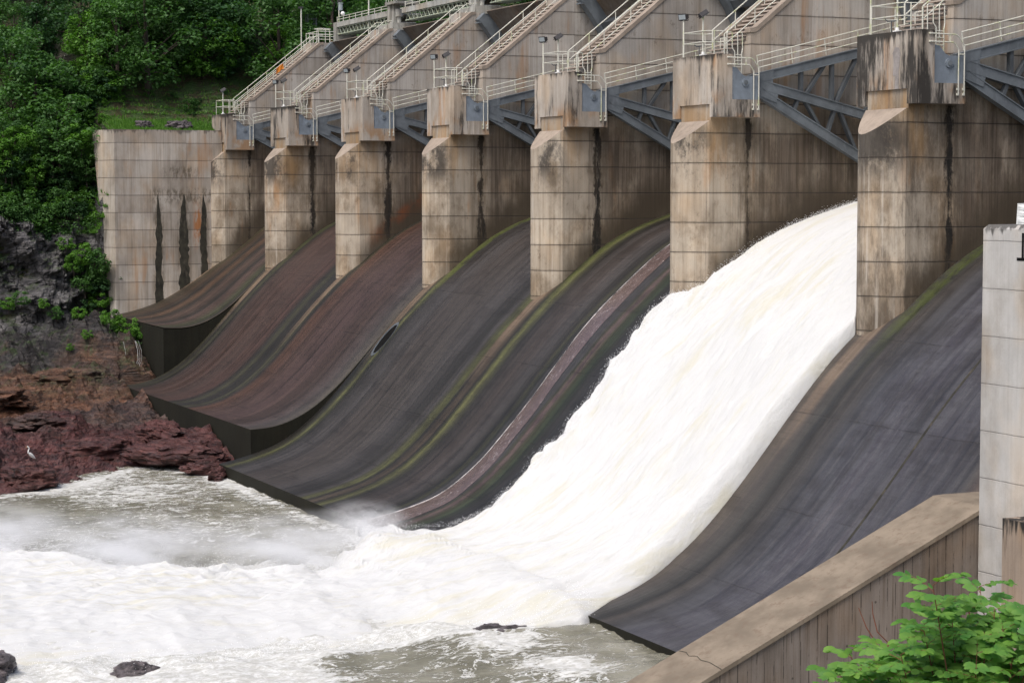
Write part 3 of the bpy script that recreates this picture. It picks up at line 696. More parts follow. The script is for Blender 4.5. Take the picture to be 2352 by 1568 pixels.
# ================================================================== GATES
TRY, TRZ = 3.0, 12.0
def make_gate():
    root = empty('radial_gate', (0, 3.0, 12.0), None, 'sluice gate', 'radial gates between the piers')
    def put(mb, name, mat, smooth=False):
        o = mb.build(name, mat, root, smooth); o.location = (0, -3.0, -12.0); return o
    for s, sx in ((1, 0), (-1, 17.0)):           # near the left pier and near the right pier of the bay
        def X(x): return sx + s*x
        def P(x, y, z): return (X(x), y, z)
        m = MB(); m.prism_x([(2.14, 11.175), (2.14, 12.80), (2.40, 12.75), (2.72, 12.42), (2.95, 12.33), (3.75, 12.36), (3.75, 11.175)], *sorted((X(HW+.02), X(2.26))))
        pl = put(m, 'trunnion_plate', M_plate)
        m = MB(); m.tube([P(2.2, 2.9, 12.03), P(2.32, 2.9, 12.03)], .20, 18); put(m, 'trunnion_pin', M_plate)
        m = MB(); m.tube([P(2.2, 2.9, 12.03), P(2.35, 2.9, 12.03)], .12, 12); put(m, 'pin_cap', M_steel)
        m = MB(); m.prism_x([(3.2, 11.55), (3.15, 12.35), (3.75, 12.50), (4.6, 12.68), (4.55, 12.20), (4.55, 11.95), (4.9, 11.55), (4.75, 11.05), (3.9, 11.33), (3.5, 11.45)], *sorted((X(1.85), X(2.22))))
        put(m, 'hub_gusset', M_steel)
        U0, U1 = (3.3, 12.18), (13.35, 14.55)
        M0, M1 = (3.6, 12.02), (13.5, 9.75)
        L0, L1 = (3.5, 11.72), (12.9, 6.75)
        for nm, a, b_ in (('upper_arm', U0, U1), ('middle_arm', M0, M1), ('lower_arm', L0, L1)):
            m = MB()
            # I-section arm: top flange, bottom flange, web
            p = Vector(P(2.03, *a)); q = Vector(P(2.03, *b_)); dn = (q-p).normalized(); nrm = dn.cross(Vector((1, 0, 0))).normalized()
            for t in (-.22, .22): m.bar(p+nrm*t, q+nrm*t, .40, .05)
            m.bar(p, q, .30, .40)
            put(m, nm, M_steel)
        def on(a, b_, y): t = (y-a[0])/(b_[0]-a[0]); return a[1]+t*(b_[1]-a[1])
        m = MB()
        for ya, yb in ((6.3, 6.3), (6.55, 7.75), (8.15, 8.15), (8.35, 9.7), (10.3, 10.3), (10.5, 11.7)):
            m.bar(P(2.03, ya, on(M0, M1, ya)+.1), P(2.03, yb, on(U0, U1, yb)-.1), .28, .17)
        for ya, yb in ((6.15, 5.85), (6.5, 7.55), (8.35, 7.9), (8.6, 9.7), (10.4, 10.0), (10.7, 11.6)):
            m.bar(P(2.03, ya, on(M0, M1, ya)-.1), P(2.03, yb, on(L0, L1, yb)+.1), .28, .15)
        put(m, 'bracing', M_steel_d)
        # side girder of the leaf
        m = MB(); a0, a1 = math.radians(-30), math.radians(44.6)
        N = 18; vs = []
        for i in range(N+1):
            a = a0+(a1-a0)*i/N
            for r_ in (10.35, 11.27):
                for x_ in (HW+.10, CW+.05): vs.append(P(x_, TRY+r_*math.cos(a), TRZ+r_*math.sin(a)))
        fs = []
        for i in range(N):
            b0, b1 = i*4, (i+1)*4
            fs += [(b0, b0+1, b1+1, b1), (b0+2, b1+2, b1+3, b0+3), (b0, b1, b1+2, b0+2), (b0+1, b0+3, b1+3, b1+1)]
        fs += [(0, 2, 3, 1), (N*4, N*4+1, N*4+3, N*4+2)]
        m.add(vs, fs)
        a = math.radians(40.0)
        m.box(tuple(min(u, w) for u, w in zip(P(HW+.1, 10.36, 19.0), P(CW+.05, 10.62, 19.09))), tuple(max(u, w) for u, w in zip(P(HW+.1, 10.36, 19.0), P(CW+.05, 10.62, 19.09))))
        put(m, 'side_girder', M_steel)
        if s == 1:
            m = MB()
            for (ya, za) in ((3.64, 13.38), (3.69, 13.09), (3.75, 12.79)):
                m.tube([(2.1, ya, za), (2.1, 13.0, za+.243*(13-ya))], .030)
            for yy in (3.72, 5.72, 7.72, 9.72, 11.7):
                m.tube([(2.1, yy+.05, 12.55+.236*(yy-3.5)), (2.1, yy-.06, 13.38+.243*(yy-3.64))], .026)
            put(m, 'walkway_railing', M_rail)
    m = MB(); N = 26; vs = []; fs = []
    for i in range(N+1):
        a = math.radians(-30+74.6*i/N)
        for r_ in (11.20, 11.31):
            for x_ in (HW+.06, 17-HW-.06): vs.append((x_, TRY+r_*math.cos(a), TRZ+r_*math.sin(a)))
    for i in range(N):
        b0, b1 = i*4, (i+1)*4
        fs += [(b0, b0+1, b1+1, b1), (b0+2, b1+2, b1+3, b0+3), (b0, b1, b1+2, b0+2), (b0+1, b0+3, b1+3, b1+1)]
    fs += [(0, 2, 3, 1), (N*4, N*4+1, N*4+3, N*4+2)]
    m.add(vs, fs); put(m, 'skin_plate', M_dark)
    m = MB()
    for adeg in (-22, -5, 14, 32):
        a = math.radians(adeg); c = Vector((0, TRY+10.9*math.cos(a), TRZ+10.9*math.sin(a)))
        m.bar((CW, c.y, c.z), (17-CW, c.y, c.z), .7, .5, side=(0, math.cos(a), math.sin(a)))
    put(m, 'cross_girder', M_steel_d)
    m = MB()
    vs = []; fs = []
    for i in range(9):
        a = math.radians(28+16.6*i/8)
        for r_ in (11.31, 11.42):
            for x_ in (HW+.02, HW+.25): vs.append((x_, TRY+r_*math.cos(a), TRZ+r_*math.sin(a)))
    for i in range(8):
        b0, b1 = i*4, (i+1)*4
        fs += [(b0, b0+1, b1+1, b1), (b0+2, b1+2, b1+3, b0+3), (b0, b1, b1+2, b0+2), (b0+1, b0+3, b1+3, b1+1)]
    m.add(vs, fs); put(m, 'side_seal', M_ochre)
    return root
gate0 = make_gate()
GLAB = ['open blue-grey radial gate above the white falling water',
        'closed blue-grey radial gate of the wet dark bay left of the falling water',
        'closed blue-grey radial gate between the third and fourth piers counted from the right',
        'closed blue-grey radial gate between the fourth and fifth piers counted from the right',
        'closed blue-grey radial gate above the rusty side wall, second bay from the abutment',
        'closed blue-grey radial gate of the leftmost bay, beside the abutment half pier',
        'blue-grey radial gate at the right edge of the photo, behind the nearest blackened pier']
for j, k in enumerate((1, 2, 3, 4, 5, 6, 0)):
    g = gate0 if j == 0 else copy_tree(gate0)
    g.location = (-17*k, TRY, TRZ); g['label'] = GLAB[j]

# ================================================================== FLOODLIGHTS
def floodlight(x, y, tilt, az, label, base=False, h=1.98, roll=0.):
    r = empty('floodlight', (x, y, ZT), label, 'floodlight', 'floodlights on the pier heads')
    m = MB(); m.tube([(0, 0, 0), (0, 0, h)], .042, 8); m.build('pole', M_rail, r)
    if base: m = MB(); m.box((-.14, -.14, 0), (.14, .14, .07)); m.tube([(0, 0, .05), (0, 0, .2)], .08, 8); m.build('base_plate', M_white, r)
    Mx = Matrix.Translation((0, 0, h+.14)) @ Matrix.Rotation(roll, 4, 'X') @ Matrix.Rotation(az, 4, 'Z') @ Matrix.Rotation(tilt, 4, 'X')
    def tf(mb): mb.v = [tuple(Mx @ Vector(v)) for v in mb.v]; return mb
    m = MB()
    m.add([(-.24,-.09,-.14),(.24,-.09,-.14),(.24,.12,-.10),(-.24,.12,-.10),(-.24,-.09,.14),(.24,-.09,.14),(.24,.12,.10),(-.24,.12,.10)],
          [(0,3,2,1),(4,5,6,7),(0,1,5,4),(1,2,6,5),(2,3,7,6),(3,0,4,7)])
    m.box((-.27, -.12, -.17), (.27, -.09, .17))
    hd = tf(m).build('lamp_head', M_lamp, r)
    m = MB(); m.box((-.22, -.135, -.12), (.22, -.121, .12)); tf(m).build('lamp_glass', M_glass, hd)
    m = MB(); m.bar((-.27, 0, 0), (-.27, 0, -.2), .03); m.bar((.27, 0, 0), (.27, 0, -.2), .03); m.bar((-.27, 0, -.2), (.27, 0, -.2), .03)
    tf(m).build('bracket', M_lamp, r)
    return r
pn = ['the nearest blackened pier', 'the pier left of the falling water', 'the third pier from the right', 'the fourth pier from the right', 'the fifth pier from the right', 'the sixth pier from the right', 'the abutment half pier']
for k in range(7):
    if k < 6: floodlight(-17*k-1.62, 1.5, R(14), R(20), 'level box floodlight on '+pn[k])
    floodlight(-17*k+.42, 1.5, R(75), R(90), ('tilted-up floodlight on a white foot on ' if k < 6 else 'lone floodlight on ')+pn[k], base=True, roll=R(30))

# ================================================================== CREST BRIDGE
br = empty('crest_bridge', (-45, 11, 19.8), 'pale concrete and pipe-truss service bridge along the top of the dam', 'bridge')
def brp(mb, name, mat): o = mb.build(name, mat, br); o.location = (45, -11, -19.8); return o
for k in range(0, 6):
    xa, xb = -17*(k+1)+2.1+.6, -17*k+.6
    if k == 5: xa = -98.6
    m = MB(); m.box((xa, 10.8, 21.03), (xb-.9, 11.25, 21.46)); brp(m, 'fascia_beam', M_deck)
    m = MB(); m.box((xa, 11.25, 21.20), (xb-.9, 15.6, 21.36)); brp(m, 'deck_slab', M_deck)
    m = MB()
    for z in (20.98, 20.42): m.tube([(xa+.5, 10.95, z), (xb-1.2, 10.95, z)], .055); m.tube([(xa+.5, 12.2, z), (xb-1.2, 12.2, z)], .045)
    x = xa+.6; up_ = True
    while x < xb-1.7:
        for yy in (10.95, 12.2): m.tube([(x, yy, 20.42 if up_ else 20.98), (x+.42, yy, 20.98 if up_ else 20.42)], .028)
        m.tube([(x, 10.95, 20.42), (x+.42, 12.2, 20.42)], .024)
        x += .42; up_ = not up_
    m.tube([(xa+.5, 11.5, 20.7), (xb-1.2, 11.5, 20.7)], .10, 8)
    m.tube([(xa+.5, 11.9, 20.6), (xb-1.2, 11.9, 20.6)], .07, 8)
    brp(m, 'pipe_truss', M_green)
    m = MB()
    for z in (21.92, 21.70): m.tube([(xa+.3, 10.95, z), (xb-1.1, 10.95, z)], .03)
    x = xa+.4
    while x < xb-1.1: m.tube([(x, 10.95, 21.46), (x, 10.95, 21.92)], .032); m.tube([(x+.35, 12.5, 21.36), (x+.35, 12.5, 21.85)], .03); x += 1.55
    m.tube([(xa+.3, 12.5, 21.85), (xb-1.1, 12.5, 21.85)], .028)
    brp(m, 'bridge_railing', M_rail)
    # support: chamfered pads, twin posts, cap and tank
    cx = xb-.3
    m = MB(); m.box((cx-.6, 10.75, 19.84), (cx+.5, 12.8, 20.5)); m.box((cx-.62, 10.7, 20.5), (cx-.15, 11.3, 21.9)); m.box((cx+.05, 10.85, 20.5), (cx+.5, 11.4, 21.9))
    m.prism_x([(10.7, 19.9), (10.7, 20.35), (13.5, 20.35), (13.0, 19.9)], cx-2.6, cx-.66); m.prism_x([(10.9, 19.7), (10.7, 20.3), (13.5, 20.3), (13.0, 19.7)], cx+.56, cx+2.1)
    brp(m, 'support_post', M_deck)
    m = MB(); m.box((cx-.9, 10.6, 21.9), (cx+1.6, 12.6, 22.12)); brp(m, 'cap_slab', M_deck)
    m = MB(); m.tube([(cx+.8, 11.2, 20.9), (cx+.8, 11.2, 21.5)], .30, 14); m.tube([(cx+.8, 11.2, 20.4), (cx+.8, 11.2, 20.9)], .16, 10); brp(m, 'hoist_drum', M_deck)
    m = MB()
    for z in (22.6, 22.95): m.tube([(cx-.85, 10.7, z), (cx+1.5, 10.7, z)], .03)
    for xx in (-.85, -.3, .3, .9, 1.5): m.tube([(cx+xx, 10.7, 22.1), (cx+xx, 10.7, 22.95)], .03)
    brp(m, 'cap_railing', M_rail)
m = MB(); m.box((-98.7, 10.75, 19.84), (-98.0, 12.6, 21.46)); brp(m, 'end_block', M_deck)
# dark breast wall behind the gates
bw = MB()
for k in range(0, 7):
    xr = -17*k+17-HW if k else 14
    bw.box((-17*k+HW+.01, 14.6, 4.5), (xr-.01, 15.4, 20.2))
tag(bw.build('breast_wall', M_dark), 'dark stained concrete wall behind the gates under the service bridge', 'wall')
# lamp posts and mast of the bridge
def lamp_post(x, y, z0, z1, label, globe=False, lantern=False):
    r = empty('lamp_post', (x, y, z0), label, 'lamp post')
    m = MB(); m.tube([(0, 0, 0), (0, 0, z1-z0)], .06, 8); m.build('pole', M_rail, r)
    m = MB()
    if lantern:
        m.tube([(.38, 0, 1.0), (.38, 0, 1.6)], .20, 10); m.tube([(.38, 0, 1.58), (.38, 0, 1.66)], .24, 10); m.build('lantern', M_glass, r)
        m = MB(); m.tube([(0, 0, 1.1), (.38, 0, 1.1)], .04); m.box((-.1, -.14, 1.75), (.35, .14, 2.0)); m.build('bracket', M_lamp, r)
    else:
        m.box((-.42, -.16, z1-z0-.02), (.12, .16, z1-z0+.16)); m.build('lamp_head', M_lamp, r)
    return r
lamp_post(-97.9, 11.0, 21.46, 23.6, 'lamp post with lantern on the left end of the service bridge', lantern=True)
lamp_post(-90.45, 11.0, 19.9, 26.0, 'tall plain pole rising in front of the first bridge span')
lamp_post(-106, 10.24, 18.5, 23.3, 'tall yellowish lamp post left of the bridge against the forest')
gl = MB(); import itertools
for i in range(6):
    pass
def uvs(c, r, nu=12, nv=8, sc=(1, 1, 1)):
    vs = []; fs = []
    for j in range(nv+1):
        t = math.pi*j/nv
        for i in range(nu):
            p = 2*math.pi*i/nu; vs.append((c[0]+r*sc[0]*math.sin(t)*math.cos(p), c[1]+r*sc[1]*math.sin(t)*math.sin(p), c[2]+r*sc[2]*math.cos(t)))
    for j in range(nv):
        for i in range(nu): fs.append((j*nu+i, (j+1)*nu+i, (j+1)*nu+(i+1) % nu, j*nu+(i+1) % nu))
    return vs, fs
r = empty('globe_lamp', (-96.8, 10.95, 21.92), 'small white globe lamp on the bridge railing beside the lantern post', 'lamp')
m = MB(); m.add(*uvs((0, 0, .22), .19)); m.build('globe', M_white, r, True); m = MB(); m.tube([(0, 0, 0), (0, 0, .08)], .06, 8); m.build('fitting', M_lamp, r)
# small lattice mast
r = empty('lattice_mast', (-112, 13.4, 17.5), 'grey steel lattice ladder mast half hidden in the forest left of the bridge', 'mast')
m = MB()
for (a, b_) in ((-.55, -.35), (.25, .45)):
    m.bar((0, a, 0), (0, a-.15, 6), .07)
    m.bar((.6, a, 0), (.6, a-.15, 6), .07)
for i in range(13):
    z = .4+i*.45; m.bar((0, -.56-.011*z, z), (0, .24-.011*z, z), .045); m.bar((.6, -.56, z), (.6, .24, z), .045)
m.bar((0, .3, 5.9), (0, .85, 0), .06)
m.build('frame', M_steel_d, r)
# platform railing on the half pier top
m = MB()
for z in (20.85, 20.4):
    m.tube([(-103.9, 10.0, z), (-100.6, 10.0, z), (-100.6, 12.2, z)], .035); m.tube([(-103.9, 10.0, z), (-103.9, 12.5, z)], .035)
for q in ((-103.9, 10.0), (-103.0, 10.0), (-102, 10.0), (-100.6, 10.0), (-100.6, 11.1), (-100.6, 12.2), (-103.9, 11.2)): m.tube([(q[0], q[1], 19.83), (q[0], q[1], 20.85)], .035)
vs = [(-102.6+.75*math.cos(a), 11.1+.75*math.sin(a), 21.2) for a in np.linspace(0, 2*math.pi, 15)]
m.tube(vs, .035)
for v in vs[::4]: m.tube([v, (v[0], v[1], 19.83)], .03)
tag(m.build('landing_railing', M_rail), 'white pipe railing round the landing at the top of the leftmost stairs', 'railing')
# orange cloth on the leftmost stair rail
r = MB(); vs = []; fs = []
for i in range(7):
    for j in range(5):
        y = 6.2+.11*i; z = stair_z(6.2+.11*i)+1.0-.13*j+.02*math.sin(i*2.1+j)
        vs.append((-102+1.02+.05*math.sin(i*1.7+j), y, z))
for i in range(6):
    for j in range(4): fs.append((i*5+j, i*5+j+1, (i+1)*5+j+1, (i+1)*5+j))
vs += [(x+.04, y, z) for x, y, z in vs]; fs += [tuple(q+35 for q in f)[::-1] for f in fs]
tag(meshobj('orange_cloth', vs, fs, M_orange, smooth=True), 'small orange cloth hung on the handrail of the leftmost stairs', 'cloth')

# ================================================================== LEFT ABUTMENT WALL
aw = empty('abutment_wall', (-104, -4, -13), 'long flat-topped pale concrete abutment wall left of the half pier', 'wall')
m = MB()
XW = -101.35
m.add([(XW, -8.25, -13), (XW, 1.3, -13), (XW, 1.3, 12.0), (XW, -8.25, 12.0)], [(0, 1, 2, 3)])
m.add([(XW, 1.3, 12), (XW-.9, 1.3, 12), (XW-.9, -8.2, 12), (XW, -8.25, 12)], [(0, 1, 2, 3)])
m.add([(XW-.9, 1.3, -13), (XW-.9, -8.2, -13), (XW-.9, -8.2, 12), (XW-.9, 1.3, 12)], [(0, 1, 2, 3)])
w = m.build('wall_face', M_wall); w.parent = aw; w.location = (104, 4, 13)
m = MB()   # folded-back wing, its far edge leaning
a0, a1 = (XW, -8.25, 12.0), (XW-4.2, -9.2, 11.95); b0, b1 = (XW, -8.25, -13), (XW+.2, -8.55, -13)
rows = 12; vs = []
for i in range(rows+1):
    t = i/rows; A_ = Vector(a0).lerp(Vector(b0), t); B_ = Vector(a1).lerp(Vector(b1), min(1, t*1.35)); B_.z = A_.z
    vs += [A_, B_, B_+Vector((-.4, .6, 0))]
fs = []
for i in range(rows): fs += [(3*i, 3*i+1, 3*i+4, 3*i+3), (3*i+1, 3*i+2, 3*i+5, 3*i+4)]
m.add(vs, fs); w = m.build('wing_wall', M_wall); w.parent = aw; w.location = (104, 4, 13)
# three dark leak stains with outlines of their own, 4 mm proud
def stain(y, ztop, zbot, w0, label):
    L_, R_ = [], []; N = 60
    for i in range(N+1):
        t = i/N; z = ztop+(zbot-ztop)*t; wd = w0*(.10+.90*min(1, (t*3.4))**.8)*(1+.22*vnoise([t*9], [y])[0])*(.8+.35*t)
        c = y+.06*vnoise([t*5], [y+4])[0]
        L_.append((XW+.006, c-wd*(1+.28*vnoise([t*30], [y+9])[0]), z)); R_.append((XW+.006, c+wd*(1+.28*vnoise([t*28], [y+3])[0]), z))
    vs = L_+R_; n = N+1
    o = meshobj('leak_stain', vs, [(i, i+1, n+i+1, n+i) for i in range(N)], M_stain)
    o.parent = aw; o.location = (104, 4, 13); o['label'] = label
stain(-4.45, 6.45, -3.8, .30, 'leftmost dark leak stain'); stain(-2.2, 6.45, -2.5, .42, 'middle, widest dark leak stain'); stain(-.42, 6.45, -1.2, .27, 'dark leak stain with an orange edge')

# ================================================================== RIGHT TRAINING WALL, COLUMN
tw = empty('training_wall', (17, -12, -13), 'sloping sandy-topped concrete training wall in the right foreground', 'wall')
def wz(y): return -4.45 if y > -7.1 else -4.45+.452*(y+7.1)
m = MB(); pts = [(-40, -13.5), (-40, wz(-26)), (-26, wz(-26)-.0), (-7.1, -4.45), (2.5, -4.45), (2.5, -13.5)]
m.prism_x([(a, b_) for a, b_ in pts], 15.55, 18.35)
w = m.build('wall_body', M_train); w.parent = tw; w.location = (-17, 12, 13)
m = MB(); m.prism_x([(-26, wz(-26)+.004), (-26, wz(-26)+.16), (-7.1, -4.29), (-6.6, -4.27), (-4.0, -4.27), (-4.0, -4.446), (-7.1, -4.446)], 15.45, 18.43)
w = m.build('coping', M_coping); w.parent = tw; w.location = (-17, 12, 13)
c = [(15.5, -17.45), (15.9, -17.40), (16.25, -17.5), (16.6, -17.38), (17.0, -17.47), (17.5, -17.42), (18.43, -17.5)]
m = MB()
for (xa, ya), (xb, yb) in zip(c, c[1:]):
    m.add([(xa, ya, wz(ya)+.175), (xb, yb, wz(yb)+.175), (xb, yb+.022, wz(yb+.022)+.175), (xa, ya+.022, wz(ya+.022)+.175)], [(0, 1, 2, 3)])
w = m.build('crack', M_stain); w.parent = tw; w.location = (-17, 12, 13)

cl = empty('gauge_column', (20, -7, -13), 'pale concrete column with a black painted stroke at the right edge', 'column')
m = MB(); m.box((18.44, -7.36, -13), (24.5, -2.0, 5.25)); m.add([(18.44, -7.36, 5.25), (24.5, -7.36, 5.25), (24.5, -2, 5.25), (18.44, -2, 5.25), (18.56, -7.24, 5.40), (24.5, -7.24, 5.40), (24.5, -2, 5.40), (18.56, -2, 5.40)], [(0, 1, 5, 4), (0, 4, 7, 3), (4, 5, 6, 7)])
w = m.build('column_body', M_col); w.parent = cl; w.location = (-20, 7, 13)
m = MB(); m.box((20.52, -7.372, 4.32), (20.63, -7.363, 5.14)); m.box((20.27, -7.372, 4.22), (20.90, -7.363, 4.32)); 
w = m.build('painted_mark', M_black, cl); w.location = (-20, 7, 13)
m = MB(); m.box((20.95, -8.3, -13), (24.6, -7.37, -4.25)); w = m.build('lower_block', M_stub, cl); w.location = (-20, 7, 13)
# white weathered stub on top
vs = []; fs = []; N = 10
for i in range(N+1):
    t = i/N; x = 20.35+.78*(0 if t < .2 else 0)
    z = 5.42+.70*(1-t); flare = .62*(t**3.2)
    vs += [(19.98-.05*t, -7.15, z), (19.98-.05*t, -6.6, z), (20.40+.06*t+flare, -7.15+.03*math.sin(i*2), z), (20.40+.06*t+flare, -6.6, z)]
for i in range(N):
    b0, b1 = 4*i, 4*i+4
    fs += [(b0, b1, b1+2, b0+2), (b0+1, b0+3, b1+3, b1+1), (b0, b0+1, b1+1, b1), (b0+2, b1+2, b1+3, b0+3)]
fs += [(0, 2, 3, 1)]
tag(meshobj('flared_concrete_stub', vs, fs, simple('chalky_concrete', (.66, .68, .68), .9, var=.2, scale=3, rustc=(.3, .29, .27), rustamt=.8)), 'white chalky flared stub standing on the pale column at the right edge', 'stub')

# ================================================================== LEFT BANK TERRAIN
def grid_mesh(name, X, Y, Z, mat, attrs=None, smooth_=True):
    ny, nx = X.shape
    V = np.stack([X.ravel(), Y.ravel(), Z.ravel()], 1)
    idx = np.arange(ny*nx).reshape(ny, nx)
    F = np.stack([idx[:-1, :-1].ravel(), idx[:-1, 1:].ravel(), idx[1:, 1:].ravel(), idx[1:, :-1].ravel()], 1)
    me = bpy.data.meshes.new(name)
    me.vertices.add(len(V)); me.vertices.foreach_set('co', V.ravel())
    me.loops.add(F.size); me.loops.foreach_set('vertex_index', F.ravel().astype(np.int32))
    me.polygons.add(len(F)); me.polygons.foreach_set('loop_start', np.arange(0, F.size, 4, dtype=np.int32))
    me.polygons.foreach_set('use_smooth', [smooth_]*len(F))
    me.update(calc_edges=True); me.validate()
    if attrs:
        for k, a in attrs.items():
            at = me.attributes.new(k, 'FLOAT', 'POINT'); at.data.foreach_set('value', a.ravel().astype(np.float32))
    me.materials.append(mat)
    o = bpy.data.objects.new(name, me); COL.objects.link(o); return o

# each row of constant Y is a path from the river (s=0) up the shelf, the cliff and the hill
rows = np.concatenate([np.arange(-75, -40, 1.2), np.arange(-40, -6, .22), np.arange(-6, 60, 1.5)])
def path(y):
    # key points (s, X, Z)
    t = smooth((y+9.6)/2.2)            # 0 downstream of the abutment, 1 behind it
    sh = np.interp(y, [-60, -40, -28, -23, -18, -14, -8], [-34, -40, -48, -51.5, -57, -52.5, -50.5])   # shore line X
    P0 = [(0, sh+16, -15.5), (.10, sh, -11.35), (.16, sh-3.5, -10.75), (.34, sh+(-78-sh)*.55, -9.9), (.46, -78, -8.9), (.60, -90, -7.0), (.70, -99.5, -4.9), (.76, -102.6, -4.4), (.86, -103.6, 3.9), (.90, -108, 6.5), (.94, -122, 19), (.97, -150, 42), (1, -230, 85)]
    P1 = [(0, sh+16, -15.5), (.10, sh, -12.2), (.16, sh-3.5, -12.2), (.34, -70, -12), (.46, -80, -11), (.60, -90, -8.5), (.70, -99.5, -8), (.76, -102.9, -8), (.86, -103.0, 11.85), (.90, -109, 13.2), (.94, -122, 23), (.97, -150, 46), (1, -230, 90)]
    return [(a[0], a[1]*(1-t)+b[1]*t, a[2]*(1-t)+b[2]*t) for a, b in zip(P0, P1)]
ss_ = np.concatenate([np.linspace(0, .1, 14)[:-1], np.linspace(.1, .76, 230)[:-1], np.linspace(.76, .86, 44)[:-1], np.linspace(.86, 1, 60)])
GX = np.zeros((len(rows), len(ss_))); GZ = GX.copy(); GY_ = GX.copy()
for j, y in enumerate(rows):
    p = np.array(path(y)); GX[j] = np.interp(ss_, p[:, 0], p[:, 1]); GZ[j] = np.interp(ss_, p[:, 0], p[:, 2]); GY_[j] = y
SSg = np.broadcast_to(ss_, GX.shape)
n1 = fbm(GX*.16, GY_*.22, oct=6, seed=3, gain=.55)
led = fbm(GX*.33+n1, GY_*.55+GX*.12, oct=4, seed=9)
ledq = np.round(led*3.5)/3.5*.8+led*.2
rid = 1-np.abs(fbm(GX*.5, GY_*.9, oct=4, seed=21))
shelf = smooth((SSg-.08)/.05)*(1-smooth((SSg-.72)/.05))
GZ += shelf*(n1*.50+ledq*.62+rid*.25-.25)*(.45+.55*smooth((SSg-.1)/.1))
# low swale with pools near the step wall, boulder mound below the highest chute
GZ += 2.6*np.exp(-(((GX+93)/4.2)**2+((GY_+11.2)/2.3)**2))*(1+.3*led)
GZ += .5*np.exp(-(((GX+60)/6)**2+((GY_+12.6)/1.2)**2))
cl_ = smooth((SSg-.74)/.03)*(1-smooth((SSg-.87)/.03))
nc = fbm(GY_*.45, GZ*.55, oct=5, seed=31); nq = np.round(nc*2.5)/2.5
GX += cl_*(nq*1.1+nc*.5)*(1-smooth((GY_+10.2)/1.5))
hill = smooth((SSg-.87)/.03)
GZ += hill*(fbm(GX*.12, GY_*.12, oct=4, seed=5)*1.2)*(1-.75*np.exp(-(((GX+106)/5)**2+((GY_+2)/9)**2)))
# keep the rock under the chute slabs
def under(GX, GY_, GZ, x0, x1, ylip, zl):
    m = (GX > x0) & (GX < x1) & (GY_ > ylip)
    GZ[m] = np.minimum(GZ[m], zl)
under(GX, GY_, GZ, -51.2, 30, -14.1, -12.4); under(GX, GY_, GZ, -85.5, -50, -12.0, -12.0); under(GX, GY_, GZ, -102.9, -84, -8.6, -9.0)
GZ += shelf*.13*fbm(GX*1.7, GY_*1.9, oct=3, seed=91)
GX += cl_*.22*fbm(GY_*1.6, GZ*1.8, oct=3, seed=92)*(1-smooth((GY_+10.2)/1.5))
rock = grid_mesh('rocky_bank', GX, GY_, GZ, M_rock, smooth_=False)
tag(rock, kind='structure')
def ground_z(x, y):
    j = int(np.argmin(np.abs(rows-y))); i = int(np.argmin(np.abs(GX[j]-x)+ (SSg[j] < .7)*0)); return float(GZ[j, i])

# near bank between the training wall and the viewer
bx = np.linspace(18.3, 120, 60); by = np.linspace(-140, 20, 70); BX, BY = np.meshgrid(bx, by)
dd = np.sqrt((BX-CAM.x)**2+(BY-CAM.y)**2)
BZ = np.maximum(4.6-.29*dd, -13.2)+.25*fbm(BX*.2, BY*.2, oct=4, seed=8)
BZ = np.where(dd < 5, np.minimum(BZ, 4.3), BZ)
o = grid_mesh('near_bank', BX, BY, BZ, None or simple('bank_soil', (.075, .075, .035), .95, var=.4, scale=.6)); tag(o, kind='structure')
far = MB(); far.add([(-1500, -1500, -15.6), (1500, -1500, -15.6), (1500, 1500, -15.6), (-1500, 1500, -15.6)], [(0, 1, 2, 3)])
tag(far.build('ground', simple('river_bed', (.08, .07, .05), .95)), kind='structure')

# ================================================================== RIVER
WL = -11.3
rx = np.concatenate([np.linspace(-400, -62, 30)[:-1], np.arange(-62, 22, .24), np.linspace(22, 300, 24)])
ry = np.concatenate([np.linspace(-400, -46, 30)[:-1], np.arange(-46, -9, .17)])
RX, RY = np.meshgrid(rx, ry)
sp = fbm(RX*.22, RY*.34, oct=5, seed=41)
near_fl = np.exp(-((RX+13)/16)**2)
amp = .05+.30*near_fl+.06*smooth((-30-RY)/10)
RZ = WL+amp*(fbm(RX*.8, RY*.4, oct=5, seed=44, gain=.55))
RZ = RZ+.42*smooth((RX+3)/4)*smooth((RY+24)/6)
# foam amount: along the shores, round the jet, round rocks
shx = np.interp(RY, [-60, -40, -28, -23, -18, -14, -8], [-34, -40, -48, -51.5, -57, -52.5, -50.5])
foam = .30+.0*RX
xlr = np.interp(RY, [-95, -60, -45, -38, -33, -29, -26, -20, -17, -15.5, -14.3, -9], [-62, -46, -38, -34, -28.5, -22, -18, -17.2, -18.5, -20.5, -24, -20])
foam += .26*np.exp(-np.abs(RX-shx-1.0)/2.0)
foam += .22*np.exp(-((RX+46)/6.5)**2)*np.exp(-((RY+20)/6)**2)
foam += .17*np.exp(-((RY+14.6)/.9)**2)*smooth((-20-RX)/5)
foam += .60*smooth((RX-xlr+1.8)/2.5)*smooth((2.2-RX)/2)
foam += .12*smooth((RX-xlr+9)/8)*smooth((-22-RY)/8)
foam += .26*smooth((RX+2)/3)*smooth((-24-RY)/4)*smooth((9-RX)/3)+.10*smooth((RX+2)/3)*smooth((-15.5-RY)/4)
foam += .10*np.exp(-((RX+30)/6)**2)
foam += .25*np.exp(-((RX-3.5)/1.8)**2-((RY+18.3)/1.6)**2)+.30*np.exp(-((RX-8.5)/1.9)**2-((RY+18.0)/1.5)**2)+.3*np.exp(-((RX-2)/2.5)**2-((RY+33)/4)**2)
foam += .06*fbm(RX*.09, RY*.16, oct=3, seed=71)
river = grid_mesh('water', RX, RY, RZ, M_water, {'foam': foam}); tag(river, kind='structure')

